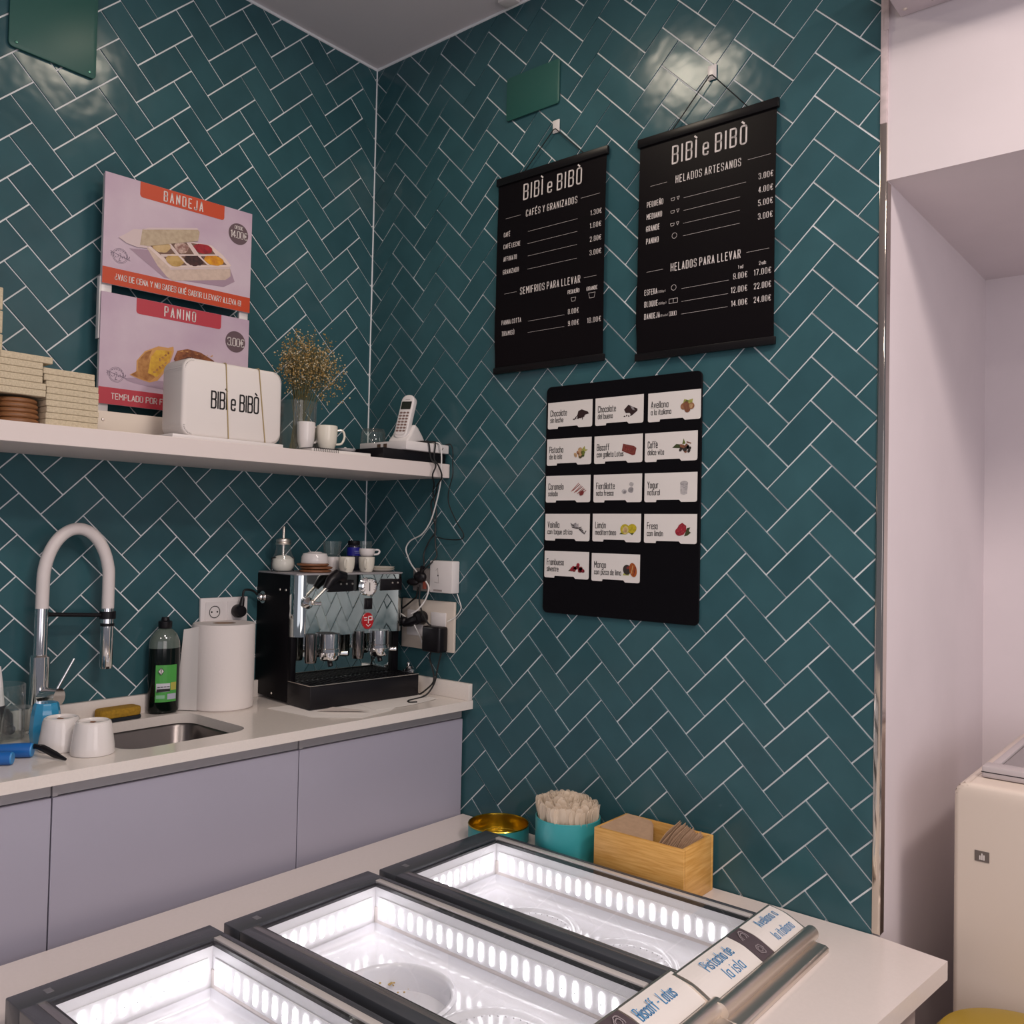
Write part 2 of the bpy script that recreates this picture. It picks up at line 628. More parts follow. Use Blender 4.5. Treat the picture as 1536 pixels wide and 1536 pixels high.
M['steel'] = mat('brushed_steel', (0.80, 0.73, 0.66), 0.36, metal=1, bump=0.1, bscale=300, stretch=(1, 0.02, 1))
M['sink'] = mat('sink_steel', (0.17, 0.155, 0.15), 0.3, metal=1, bump=0.06, bscale=200)
M['ceramic'] = mat('white_ceramic', (0.74, 0.70, 0.68), 0.12)
M['cream_ceramic'] = mat('cream_ceramic', (0.74, 0.70, 0.60), 0.12)
M['glass'] = glass_mat('clear_glass')
M['pane'] = glass_mat('case_glass', (0.97, 0.98, 0.985), 0.55, edge=0)
M['paper'] = mat('white_paper', (0.76, 0.72, 0.69), 0.8)
M['whiteplastic'] = mat('white_plastic', (0.74, 0.70, 0.69), 0.3)
M['ink'] = mat('black_ink', (0.012, 0.011, 0.012), 0.6)
M['whiteink'] = mat('white_print', (0.72, 0.66, 0.64), 0.7)
M['cork'] = mat('speckled_fibre_board', (0.62, 0.53, 0.38), 0.9, noise=0.25, nscale=260, color2=(0.50, 0.42, 0.29))
M['wood'] = mat('bamboo', (0.80, 0.46, 0.14), 0.4, noise=0.3, nscale=14, stretch=(1, 1, 14), color2=(0.66, 0.33, 0.075))
M['brownwood'] = mat('brown_wood', (0.30, 0.12, 0.05), 0.5, noise=0.35, nscale=24, stretch=(2, 2, 12))
M['teal'] = mat('teal_enamel', (0.042, 0.34, 0.36), 0.42)
M['gold'] = mat('gold_tin', (0.62, 0.44, 0.06), 0.22, metal=1)
M['kraft'] = mat('kraft_paper', (0.46, 0.30, 0.19), 0.85, noise=0.12, nscale=60)
M['spoon'] = mat('clear_amber_plastic', (0.95, 0.80, 0.63), 0.15, coat=0.8, alpha=0.36)
M['case_dark'] = mat('anthracite_case_frame', (0.060, 0.064, 0.074), 0.25)
M['case_seal'] = mat('black_case_seal', (0.012, 0.012, 0.013), 0.3)
M['case_white'] = mat('white_case_liner', (0.88, 0.87, 0.89), 0.4)
M['insert'] = mat('white_moulded_insert', (0.80, 0.79, 0.83), 0.10)
M['steel_strip'] = mat('bright_steel_strip', (0.66, 0.62, 0.60), 0.3, metal=0.25)
M['led'] = mat('led_lens', (0.9, 0.9, 0.9), 0.3, emis=(1.0, 0.95, 0.98), estr=LED_STRENGTH)
M['led_gap'] = mat('led_gap_grey', (.45, .44, .46), .4)  # grey dash between each lens and its painted mirror reflection
M['green_panel'] = mat('green_painted_cover', (0.022, 0.105, 0.088), 0.45)

# ------------------------------------------------------------------ the room
SP = 0.054                      # half of a tile's diagonal step
ZT0 = 2.080847                  # height of the lattice origin
random.seed(5)


def tile_wall(name, p0, ax, q0, odd, width, z0, z1, ox):
    """Herringbone of 2:1 tiles at 45 degrees on a plane facing -y; x runs from the corner (0) to width."""
    t = bmesh.new()
    imax = int(width / (SP * ax)) + 4
    jlo, jhi = int((z0 - ZT0) / SP - q0) - 4, int((z1 - ZT0) / SP - q0) + 4
    ins = 0.026 / SP * 0.0  # grout handled below
    for i in range(-5, imax):
        ty = i % 4
        if ty not in (1, 3):
            continue
        for j in range(jlo, jhi):
            if (j % 2 == 1) != odd:
                continue
            q = [(i, j), (i + 1, j - 1), (i + 3, j + 1), (i + 2, j + 2)] if ty == 3 else [(i, j), (i + 2, j - 2), (i + 3, j - 1), (i + 1, j + 1)]
            P = [Vector((p0 * SP + a * SP * ax, 0, ZT0 + (q0 + b) * SP)) for a, b in q]
            c = sum(P, Vector()) / 4
            if not (-0.1 < c.x < width + 0.1 and z0 - 0.1 < c.z < z1 + 0.1):
                continue
            tx, tz = (random.random() - .5) * 0.034, (random.random() - .5) * 0.034

            def inset(d, y):
                out = []
                for k in range(4):
                    a = (P[(k + 1) % 4] - P[k]).normalized()
                    b = (P[k - 1] - P[k]).normalized()
                    v = P[k] + (a + b) * d
                    out.append(Vector((v.x, y + (v.x - c.x) * tx + (v.z - c.z) * tz if y else 0.002, v.z)))
                return [t.verts.new(v) for v in out]
            r0, r1, r2 = inset(0.0017, 0), inset(0.0019, -0.0030), inset(0.0025, -0.0043)
            for a, b in ((r0, r1), (r1, r2)):
                for k in range(4):
                    t.faces.new((a[k], a[(k + 1) % 4], b[(k + 1) % 4], b[k]))
            t.faces.new(r2)
    for co, no in (((0.002, 0, 0), (-1, 0, 0)), ((width, 0, 0), (1, 0, 0)), ((0, 0, z1 - 0.002), (0, 0, 1)), ((0, 0, z0), (0, 0, -1))):
        bmesh.ops.bisect_plane(t, geom=list(t.verts) + list(t.edges) + list(t.faces), plane_co=co, plane_no=no, clear_outer=True)
    bmesh.ops.recalc_face_normals(t, faces=list(t.faces))
    g = G()
    g.merge(t)
    g.mi = 1
    g.box(ox, width, -0.0012, 0.12, 0.0, z1)
    return g


H = 3.347
# wall with the menus: plane y=0
wr = struct('wall_back', tile_wall('wall_back', 1.029, 1.0057, 2.559, False, 1.790, 0.55, H, -0.12), [M['tile'], M['grout']], sharp=20)
# wall with the shelf: plane x=0; built facing -y, turned to face +x and mirrored
g = tile_wall('wall_left', 0.203, 1.031, 20.682, True, 2.6, 0.95, H, 0.0)
for v in g.bm.verts:
    x, y, z = v.co
    v.co = (-y, -x, z)
bmesh.ops.recalc_face_normals(g.bm, faces=list(g.bm.faces))
wl = struct('wall_left', g, [M['tile'], M['grout']], sharp=20)
struct('floor', G().box(-0.12, 5.2, -5.0, 1.3, -0.1, 0), M['floor'])
struct('ceiling', G().box(-0.12, 5.2, -5.0, 1.3, H, H + 0.1), M['ceil'])
# lintel over the opening, the opening's jamb, its soffit and rear wall
struct('wall_lintel', G().box(1.806, 4.4, 0.0, 1.05, 2.505, H), M['wall'])
struct('wall_jamb', G().box(1.66, 1.806, 0.004, 1.05, 0, H).box(1.790, 1.806, 0.0, 0.01, 2.505, H), M['wall'])
struct('wall_recess', G().box(1.66, 4.4, 1.0, 1.15, 0, H), M['wall'])
struct('trim_1', G().box(1.7895, 1.8055, -0.007, 0.004, 0.762, 2.64, 0.0015).box(1.8035, 1.8085, -0.0065, 0.02, 0.762, 2.5), mat('steel_edge_profile', (0.66, 0.60, 0.53), 0.09, metal=1))
struct('trim_2', G().box(1.7895, 1.8055, -0.008, 0.004, 2.64, H - 0.002, 0.002).box(1.797, 1.808, -0.0095, -0.006, 2.86, 3.02, 0.001), mat('flaking_corner_paint', (0.70, 0.58, 0.58), 0.8, noise=0.2, nscale=40, bump=0.4, bscale=50))
# white sealant lines in the corner and under the ceiling
struct('trim_3', G().tube([(0.006, -0.006, 1.18), (0.006, -0.006, H - 0.004)], 0.0026, 8), M['grout'])
struct('trim_4', G().tube([(0.006, -0.005, H - 0.004), (1.79, -0.005, H - 0.004)], 0.005, 8).tube([(0.005, -0.006, H - 0.004), (0.005, -2.6, H - 0.004)], 0.005, 8), M['grout'])

# the ceiling lamp whose light falls on both tiled walls
lamp = thing('ceiling_lamp', 'round recessed ceiling lamp above the corner of tiled walls', 'lamp', (0.90, -0.72, H))
obj('trim_ring', G().lathe([(0.135, -0.001), (0.165, -0.001), (0.163, -0.008), (0.14, -0.012), (0.135, -0.008)], 40, close=True), M['whiteplastic'], lamp)
obj('diffuser', G().lathe([(0, -0.006), (0.1355, -0.006)], 40), mat('lamp_diffuser', (0.9, 0.9, 0.9), 0.4, emis=(1.0, 0.86, 0.68), estr=LAMP_STRENGTH), lamp)

# ------------------------------------------------------------------ back counter along the wall with the shelf
WZ = 1.126                      # worktop height
K = 0.0447                      # the run stands a little out of square with the wall


def fx(x, y):
    return x + K * y


sink_hole = rrect(0.092, 0.412, -1.080, -0.735, 0.055, 8)
wt = thing('worktop', 'pale stone worktop with a sink cut-out and low splash edge on grey-white cabinets', 'worktop', (0, 0, 0))
obj('slab', G().plate([(0.002, -0.005), (0.002, -2.3), (fx(.543, -2.3), -2.3), (0.543, -0.005)], [sink_hole], WZ - 0.027, WZ), M['stone'], wt, sharp=40)
obj('splash_edge', G().box(0.007, 0.024, -2.3, -0.006, WZ, 1.179, 0.0015), M['stone'], wt)
obj('splash_edge', G().box(0.025, 0.541, -0.024, -0.006, WZ, 1.179, 0.0015), M['stone'], wt)

sink = thing('sink', 'undermount steel sink bowl with rounded corners in the pale worktop', 'sink', (0, 0, 0))
g = G()
top = [(p[0], p[1]) for p in rrect(0.088, 0.416, -1.084, -0.731, 0.058, 8)]
mid = [(p[0], p[1]) for p in rrect(0.094, 0.410, -1.078, -0.737, 0.055, 8)]
low = [(p[0], p[1]) for p in rrect(0.115, 0.387, -1.055, -0.76, 0.05, 8)]
levels = [(top, WZ - 0.0275), (mid, WZ - 0.034), (mid, WZ - 0.15), (low, WZ - 0.172)]
rings = [[g.bm.verts.new((p[0], p[1], z)) for p in lp] for lp, z in levels]
for a, b in zip(rings, rings[1:]):
    for k in range(len(a)):
        g.bm.faces.new((a[k], b[k], b[(k + 1) % len(a)], a[(k + 1) % len(a)]))
g.bm.faces.new(rings[-1])
obj('bowl', g, M['sink'], sink, sharp=60)
obj('drain', G().lathe([(0, WZ - .1705), (.035, WZ - .1705), (.04, WZ - .1715)], 24, (.267, -.907, 0)), M['chrome'], sink)

edges_y = [-0.012, -0.632, -1.265, -1.90]
for k, lab in enumerate(['grey-white base cabinet at the tiled corner, under the espresso machine', 'wide grey-white base cabinet under the sink and paper towel roll',
                         'grey-white base cabinet under the upturned mugs, cut by the picture edge']):
    ya, yb = edges_y[k], edges_y[k + 1]
    c = thing('base_cabinet', lab, 'cabinet', (0, 0, 0), 0, 'base cabinets of the back counter')
    gg = G().prism([(0.03, ya - .001), (0.03, yb + .001), (fx(.487, yb), yb + .001), (fx(.487, ya), ya - .001)], 0.10, 0.93 if k == 1 else 1.066, 'z')
    if k == 1:
        gg.prism([(0.03, ya - .001), (0.03, ya - .018), (fx(.487, ya), ya - .018), (fx(.487, ya), ya - .001)], 0.93, 1.066, 'z')
        gg.prism([(0.03, yb + .018), (0.03, yb + .001), (fx(.487, yb), yb + .001), (fx(.487, yb), yb + .018)], 0.93, 1.066, 'z')
    obj('carcass', gg, M['cab'], c)
    obj('door', G().prism([(fx(.491, ya), ya - .0015), (fx(.491, yb), yb + .0015), (fx(.509, yb), yb + .0015), (fx(.509, ya), ya - .0015)], 0.11, 1.064, 'z', 0.001, 1), M['cab'], c)
    gg = G().prism([(fx(.46, ya), ya - .001), (fx(.46, yb), yb + .001), (fx(.503, yb), yb + .001), (fx(.503, ya), ya - .001)], 1.067, WZ - .028, 'z')
    if k < 2:
        gg.prism([(fx(.503, yb), yb + .001), (fx(.503, yb), yb + .012), (fx(.508, yb), yb + .012), (fx(.508, yb), yb + .001)], 1.066, WZ - .028, 'z')
    obj('handle_channel', gg, M['gola'], c)
    obj('plinth', G().box(0.05, fx(.43, yb), yb + .002, ya - .002, 0.0, 0.098), M['gola'], c)

# ------------------------------------------------------------------ mixer tap
t = thing('kitchen_tap', 'tall chrome mixer tap with white arched hose beside the sink', 'tap', (0.075, -1.143, WZ))
obj('body', G().lathe([(0, 0), (.028, 0), (.028, .004), (.0235, .008), (.0235, .195), (.019, .2), (0, .2)], 28), M['chrome'], t)
obj('riser', G().cyl((0, 0, .2), (0, 0, .318), .0165, .0165, 24).cyl((0, 0, .292), (0, 0, .294), .0172, .0172, 24), M['chrome'], t)
arc = [(0, 0, .30), (0, 0, .34)] + [(0.001, .0855 - .0855 * math.cos(a), .385 + .139 * math.sin(a)) for a in [math.radians(d) for d in range(4, 177, 8)]] + [(0, .171, .34), (0, .171, .304)]
obj('hose', G().tube(smooth(arc, 3), .0158, 16), mat('white_silicone', (0.72, 0.66, 0.64), 0.45), t)
sp = obj('spray_head', G().lathe([(0, .148), (.0145, .148), (.0165, .155), (.0165, .30), (.0155, .312), (0, .312)], 24, (0, .171, 0)), M['chrome'], t)
obj('ring', G().lathe([(.0166, .262), (.0178, .263), (.0178, .269), (.0166, .27)], 24, (0, .171, 0), close=True), M['black'], sp)
obj('holder_arm', G().cyl((0, .012, .302), (0, .16, .292), .0055).lathe([(.0168, .282), (.021, .282), (.021, .302), (.0168, .302)], 20, (0, .171, 0), close=True), M['black'], t)
h = obj('handle', G().cyl((0.0, 0.0, .095), (.052, .028, .095), .022, .022, 24), M['chrome'], t)
obj('lever', G().cyl((.044, .024, .112), (.052, .062, .19), .0036, .0028), M['chrome'], h)

# ------------------------------------------------------------------ things around the sink
def mug(label, loc, rz):
    m = thing('mug', label, 'mug', loc, rz, 'upturned white mugs')
    obj('body', G().lathe([(.044, 0), (.0475, .001), (.0485, .006), (.0475, .02), (.043, .05), (.0405, .068), (.038, .0745), (.034, .077), (.0315, .0755), (.030, .0725), (0, .072)], 40), M['ceramic'], m)
    obj('foot_mark', G().flat(ell(0, 0, .010, .006, .4, 14, .5, 3), 0).move(Matrix.Translation((.002, .002, .0727)) @ Matrix.Rotation(-PI / 2, 4, 'X')), M['brownwood'], m)
    obj('handle', G().tube(smooth([(.043, 0, .02), (.060, 0, .018), (.070, 0, .032), (.064, 0, .052), (.040, 0, .058)], 5), .0055, 10), M['ceramic'], m)
    return m


mug('white ceramic mug upside down, nearer the sink bowl', (.372, -1.142, WZ), 2.4)
mug('white ceramic mug upside down, between the blue tumbler and the other mug', (.282, -1.176, WZ), 3.0)
tb = thing('tumbler', 'blue plastic tumbler upside down behind the white mugs', 'cup', (.195, -1.175, WZ))
g = G()
prof = [(.030, 0), (.033, .004), (.036, .03), (.033, .07), (.028, .095), (.025, .099), (0, .099)]
g.lathe(prof, 10)
obj('body', g, mat('blue_translucent_plastic', (0.035, 0.27, 0.48), 0.18, coat=0.4), tb, sharp=25)
ct = thing('clear_cup', 'clear plastic cup upside down behind the blue tumbler', 'cup', (.135, -1.215, WZ))
obj('body', G().lathe([(.038, 0), (.036, .05), (.030, .085), (0, .086)], 24), M['glass'], ct)
# blue handled peeler and a black one at the edge of the frame
for k, (lab, a, b, r) in enumerate([('blue rounded utensil handle lying beside the upturned mugs', (.20, -1.40, .017), (.315, -1.255, .017), .0165),
                                    ('blue rounded utensil handle, second one, nearer the worktop edge', (.24, -1.45, .015), (.352, -1.312, .015), .0145)]):
    u_ = thing('utensil', lab, 'utensil', (0, 0, WZ))
    d = (Vector(b) - Vector(a)).normalized()
    obj('handle', G().tube([Vector(a) + d * s for s in (0, .03, .1, .16)] + [Vector(b)], [r * .7, r * .95, r * .85, r, r * .98], 16), mat('blue_plastic', (0.010, 0.12, 0.42), 0.35), u_)
    obj('end_cap', G().cyl(Vector(b), Vector(b) + d * .003, r * .93, r * .85, 20), mat('light_blue_plastic', (0.03, 0.24, 0.55), 0.4), u_)
bt = thing('strap', 'black twisted strap end lying between the blue handles and the mug', 'strap', (0, 0, WZ))
obj('band', G().tube(smooth([(.27, -1.285, .02), (.32, -1.245, .024), (.37, -1.225, .010), (.405, -1.218, .005)], 4), [.006] * 5 + [.008] * 4 + [.006, .005, .004, .003], 8), M['black'], bt)
jr = thing('clear_jar', 'clear jar of black and white utensils at the picture edge by the tap', 'jar', (.09, -1.235, WZ))
obj('glass', G().lathe([(0, .003), (.048, .003), (.05, .006), (.05, .135), (.048, .137), (.046, .134), (.046, .008), (0, .007)], 32), M['glass'], jr)
ut = thing('spatula', 'black spatula with white handle standing in the clear jar', 'utensil', (.09, -1.235, WZ + .008))
obj('handle', G().tube([(.02, -.012, .08), (.018, -.016, .13), (.012, -.02, .175)], .009, 10), M['whiteplastic'], ut)
obj('blade', G().tube([(-.02, .02, .01), (.0, .01, .05), (.02, -.012, .085)], [.016, .014, .006], 10).ball((.02, .012, .018), .012), M['black'], ut)

sg = thing('sponge', 'yellow cleaning sponge with dark scouring side behind the sink', 'sponge', (.057, -.925, WZ), PI / 2 + .03)
obj('foam', G().prism(rrect(-.058, .058, -.028, .028, .018), .010, .034, 'z', .005, 2), mat('yellow_foam', (0.45, 0.25, 0.02), 0.95, noise=0.25, nscale=160, bump=0.5, bscale=200), sg)
obj('scouring_pad', G().prism(rrect(-.059, .059, -.029, .029, .018), 0, .010, 'z', .002, 1), mat('dark_scouring_pad', (0.012, 0.016, 0.022), 0.95, bump=0.5, bscale=300), sg)

b = thing('dish_soap_bottle', 'dark dish soap bottle with green label and black cap by the sink', 'bottle', (.050, -.790, WZ), PI / 2 - .25)
obj('liquid', G().lathe([(0, .003), (.040, .003), (.0435, .01), (.0435, .165), (.043, .186), (0, .186)], 28, mtx=Matrix.Diagonal((1, .72, 1, 1))), mat('dark_green_soap', (0.003, 0.006, 0.005), 0.12, spec=.25, coat=0.15), b)
obj('shoulder', G().lathe([(.0434, .1865), (.042, .205), (.034, .226), (.022, .238), (.0155, .243)], 28, mtx=Matrix.Diagonal((1, .72, 1, 1))), mat('clear_green_shoulder', (0.10, 0.13, 0.11), 0.08, coat=0.5), b)
obj('cap', G().lathe([(0, .243), (.018, .243), (.019, .246), (.019, .262), (.012, .265), (.010, .274), (0, .275)], 20), M['black'], b)
lb = G()
for mi, (x0, x1, z0, z1, d) in enumerate([(-.029, .029, .035, .14, 0), (-.027, .010, .064, .088, .0006), (-.027, -.004, .045, .055, .0006), (.003, .028, .042, .058, .0006), (.012, .028, .068, .09, .0006)]):
    lb.mi = mi
    n = 6
    for k in range(n):
        xa, xb = x0 + (x1 - x0) * k / n, x0 + (x1 - x0) * (k + 1) / n
        f = lambda x: -.72 * math.sqrt(max(1e-9, .0445 ** 2 - x * x)) - d
        lb.face([(xa, f(xa), z0), (xb, f(xb), z0), (xb, f(xb), z1), (xa, f(xa), z1)])
lo = obj('label', lb, [mat('green_label', (0.07, 0.36, 0.06), 0.4), mat('label_white', (0.62, 0.62, 0.66), .5), mat('label_light_green', (0.25, 0.5, 0.3), .5), mat('label_grey', (0.45, 0.47, 0.55), .5), mat('label_orange', (0.45, .42, .08), .5)], b)
dg = G()
dg.mi = 0
dg.flat([(-.016, .112), (-.007, .123), (-.016, .134), (-.025, .123)], -.0335)
dg.mi = 1
strokes(dg, [(-.016, .113), (-.008, .123), (-.016, .133), (-.024, .123)], .0014, -.0341, True)
strokes(dg, [(-.016, .121), (-.016, .129)], .0022, -.0341)
strokes(dg, [(-.016, .1175), (-.016, .119)], .0022, -.0341)
for k in range(4):
    strokes(dg, [(-.025 + k * .009, .0785), (-.019 + k * .009, .0785)], .0022, -.0338)
    strokes(dg, [(-.025 + k * .009, .069), (-.0195 + k * .009, .069)], .008, -.0338)
dgm = Matrix.Translation((0, .0015, 0))
obj('label_print', dg.move(Matrix.Translation((0, .0005, 0))), [M['paper'], M['ink']], b)

pt = thing('paper_towel_roll', 'big white paper towel roll standing beside the espresso machine', 'paper roll', (.088, -.622, WZ), PI / 2)
obj('roll', G().lathe([(.034, 0), (.086, 0), (.0905, .004), (.0905, .246), (.088, .25), (.034, .25)], 48, close=True), mat('towel_paper', (0.74, 0.68, 0.65), 0.9, bump=0.15, bscale=120), pt)
obj('core', G().lathe([(.030, .004), (.034, .004), (.034, .2495), (.030, .2495)], 32, close=True), mat('cardboard_core', (0.30, 0.21, 0.15), 0.9), pt)
sh = [(.0915 * math.cos(math.radians(a)), .0915 * math.sin(math.radians(a))) for a in range(-150, -205, -8)]
sh += [(-.085 - .0005 * k, .045 - .0 * k + .012 * k) for k in range(1, 4)]
tl = G()
pa = [(-.0905, -.012), (-.0935, .005), (-.098, .022), (-.108, .04)]
lo_ = [tl.bm.verts.new((p[0] - .02 * i / 3, p[1], 0.002)) for i, p in enumerate(pa)]
hi_ = [tl.bm.verts.new((p[0], p[1], .246 - .012 * i / 3)) for i, p in enumerate(pa)]
for i in range(3):
    tl.bm.faces.new((lo_[i], lo_[i + 1], hi_[i + 1], hi_[i]))
obj('loose_sheet', tl, M['paper'], pt)

# ------------------------------------------------------------------ wall sockets
so = thing('wall_socket', 'white double wall socket above the paper towel roll, one plug in', 'socket', (0.0065, -.577, 1.403), PI / 2)
obj('plate', G().box(-.0815, .0815, -.010, 0, -.043, .043, .002), M['whiteplastic'], so)
for x in (-.036, .04):
    obj('outlet', G().prism(rrect(x - .031, x + .031, -.031, .031, .003), -.0125, -.0095, 'y').lathe([(.0195, 0), (.021, .001), (.0195, .0015), (.0185, -.001), (0, -.001)], 28, (x, -.0125, 0), Matrix.Rotation(PI / 2, 4, 'X')), M['whiteplastic'], so)
ho = G()
for x in (-.0455, -.0265):
    ho.lathe([(.0028, 0), (0, .0003)], 10, (x, -.0128, 0), Matrix.Rotation(PI / 2, 4, 'X'))
ho.lathe([(.0185, -.0001), (.0165, .0006), (.0185, .0005)], 28, (-.036, -.0128, 0), Matrix.Rotation(PI / 2, 4, 'X'))
obj('socket_holes', ho, M['black'], so)
pg = thing('power_plug', 'black round power plug in the double socket by the paper towel roll', 'plug', (-.0065, -.537, 1.403), PI / 2)
obj('plug_body', G().lathe([(0, 0), (.019, 0), (.021, .006), (.020, .022), (.016, .032), (0, .033)], 24, (0, -.0125 - .0005, 0), Matrix.Rotation(PI / 2, 4, 'X')).tube([(0, -.028, 0), (.004, -.034, .02), (.008, -.034, .043)], [.012, .0085, .006], 10), M['black'], pg)
pg.location.x = 0.0065
obj('cord', G().tube(smooth([(.008, -.034, .043), (.012, -.036, .065), (.05, -.03, .06), (.085, -.02, .03)], 5), .0035, 8), M['cable_black'], pg)

# sockets on the menu wall, right of the machine
sb = thing('socket_plate', 'wide cream socket plate low on the tiles behind the cable tangle', 'socket', (.3405, -.0062, 1.352))
obj('plate', G().box(-.1225, .1225, -.011, 0, -.0825, .0825, .002), mat('cream_plastic', (0.66, 0.58, 0.50), 0.4), sb)
obj('outlet', G().box(-.095, -.02, -.0135, -.0105, -.04, .045, .002), M['whiteplastic'], sb)
obj('outlet', G().box(.018, .088, -.0135, -.0105, -.03, .045, .002), M['whiteplastic'], sb)
tk = thing('wall_box', 'white upright box on the tiles with a small dark light', 'box', (.4225, -.0062, 1.516))
obj('casing', G().box(-.0515, .0515, -.036, 0, -.0525, .0525, .004, 2), M['whiteplastic'], tk)
obj('indicator', G().lathe([(.003, 0), (0, .0006)], 12, (-.012, -.0362, .004), Matrix.Rotation(PI / 2, 4, 'X')), M['black'], tk)
g = G()
strokes(g, [(-.03, -.045), (.006, -.045)], .006, -.0366)
strokes(g, [(-.022, .02), (-.014, .028), (-.008, -.02), (-.028, -.018)], .0012, -.0366)
obj('print', g, mat('grey_print', (0.30, .26, .25), .6), tk)
gd = thing('socket_strip', 'grey socket block with plugs beside the white upright box', 'socket', (.333, -.0062, 1.502))
obj('casing', G().box(-.047, .033, -.03, 0, -.038, .038, .004, 2), mat('grey_plastic', (0.20, 0.18, 0.17), 0.5), gd)
obj('switch', G().box(.004, .02, -.033, -.029, -.03, -.005, .001), mat('red_switch', (0.35, 0.08, 0.05), 0.4), gd)
pg2 = thing('power_plug', 'black plug pushed into the grey socket block', 'plug', (.330, -.037, 1.512))
obj('plug_body', G().ball((0, -.008, 0), .024, 1.1, .7, .8).ball((-.03, -.012, -.018), .018, 1.5, .7, .7).cyl((.01, -.012, .01), (.02, -.016, .035), .008), M['black'], pg2)
pg3 = thing('power_plug', 'black angled power plug in the cream socket plate', 'plug', (.315, -.021, 1.372))
obj('plug_body', G().lathe([(0, 0), (.021, 0), (.024, .008), (.022, .03), (0, .034)], 20, (.012, 0, .004), Matrix.Rotation(PI / 2, 4, 'X')).tube([(.01, -.02, .0), (-.02, -.028, -.012), (-.052, -.03, -.02)], [.018, .016, .011], 10).ball((-.05, -.03, -.012), .016), M['black'], pg3)
ad = thing('power_adapter', 'black rectangular power adapter hanging on the cream socket plate', 'adapter', (.4025, -.0205, 1.312))
obj('casing', G().box(-.041, .041, -.044, 0, -.042, .042, .008, 3), M['black'], ad)

# cables
def cable(label, pts, m, r=.0028, k=6, name='cable'):
    return tag(obj(name, G().tube(smooth(pts, k), r, 8), M[m]), label, 'cable', 'cables hanging from the shelf to the sockets')


cable('white cable over the shelf edge, looping down to the grey socket block', [(.38, -.06, 1.9515), (.425, -.07, 1.952), (.4335, -.064, 1.93), (.434, -.062, 1.86), (.415, -.045, 1.825), (.389, -.035, 1.763), (.358, -.03, 1.698), (.316, -.028, 1.654), (.260, -.026, 1.631), (.239, -.026, 1.604), (.253, -.03, 1.578), (.288, -.045, 1.551), (.322, -.052, 1.528)], 'cable_white', .0024)
cable('thin black cable swinging out along the tiles beside the shelf end', [(.41, -.02, 1.9515), (.432, -.02, 1.951), (.443, -.02, 1.93), (.443, -.019, 1.887), (.443, -.018, 1.849), (.427, -.018, 1.798), (.428, -.017, 1.755), (.462, -.016, 1.699), (.496, -.016, 1.657), (.482, -.016, 1.640), (.423, -.018, 1.639), (.369, -.02, 1.647)], 'cable_black', .0018)
cable('black cable wound round the white router and hanging down the shelf front', [(.33, -.115, 1.954), (.41, -.115, 1.954), (.4265, -.115, 1.948), (.4275, -.105, 1.90), (.435, -.089, 1.878), (.432, -.10, 1.846), (.40, -.06, 1.82), (.365, -.028, 1.789), (.376, -.022, 1.729), (.372, -.022, 1.668), (.377, -.022, 1.612), (.39, -.03, 1.582), (.375, -.05, 1.552), (.345, -.053, 1.530)], 'cable_black', .0026)
cable('second black cable wound round the white router, reaching the grey socket block', [(.33, -.085, 1.955), (.41, -.085, 1.955), (.4265, -.085, 1.948), (.4275, -.09, 1.90), (.434, -.075, 1.876), (.433, -.058, 1.843), (.40, -.045, 1.815), (.375, -.025, 1.79), (.351, -.022, 1.760), (.356, -.02, 1.72), (.373, -.02, 1.668), (.35, -.025, 1.633), (.33, -.03, 1.589), (.347, -.045, 1.55), (.338, -.05, 1.535)], 'cable_black', .0026)
cable('short black cable from the grey socket block to the power adapter', [(.332, -.046, 1.486), (.335, -.05, 1.43), (.356, -.056, 1.395), (.385, -.060, 1.365), (.397, -.055, 1.356)], 'cable_black', .003)
cable('cream cable curling below the grey socket block', [(.355, -.042, 1.498), (.371, -.044, 1.477), (.360, -.046, 1.44), (.339, -.058, 1.406), (.31, -.062, 1.389)], 'cable_white', .0026)
cable('black cable from the grey socket block towards the espresso machine', [(.322, -.046, 1.478), (.31, -.04, 1.445), (.291, -.036, 1.434), (.251, -.036, 1.408), (.21, -.05, 1.38)], 'cable_black', .003)
cable('thin cream cable running down from the white upright box', [(.47, -.012, 1.462), (.481, -.012, 1.44), (.488, -.012, 1.416), (.468, -.016, 1.387), (.446, -.03, 1.372)], 'cable_white', .0016)
cable('black cable from the power adapter lying in a loop on the worktop', [(.436, -.045, 1.270), (.427, -.05, 1.224), (.42, -.055, 1.176), (.412, -.075, 1.142), (.405, -.10, 1.1295), (.41, -.135, 1.1292), (.418, -.17, 1.1292), (.44, -.185, 1.1292), (.452, -.165, 1.1292)], 'cable_black', .0028)
cable('black cable behind the adapter falling to the worktop by the machine', [(.384, -.040, 1.268), (.384, -.045, 1.247), (.410, -.055, 1.211), (.418, -.06, 1.176), (.385, -.065, 1.144), (.36, -.065, 1.1295), (.33, -.045, 1.1292)], 'cable_black', .0028)
cable('thin white cord hanging over the cream socket plate', [(.315, -.052, 1.352), (.322, -.03, 1.31), (.329, -.02, 1.276)], 'cable_white', .0022)
tag(obj('cable_tie', G().tube(smooth([(.222, -.05, 1.39), (.25, -.048, 1.382), (.268, -.048, 1.374)], 4), .0024, 8), M['cable_white']), 'white cable end sticking out beside the black angled plug', 'cable')

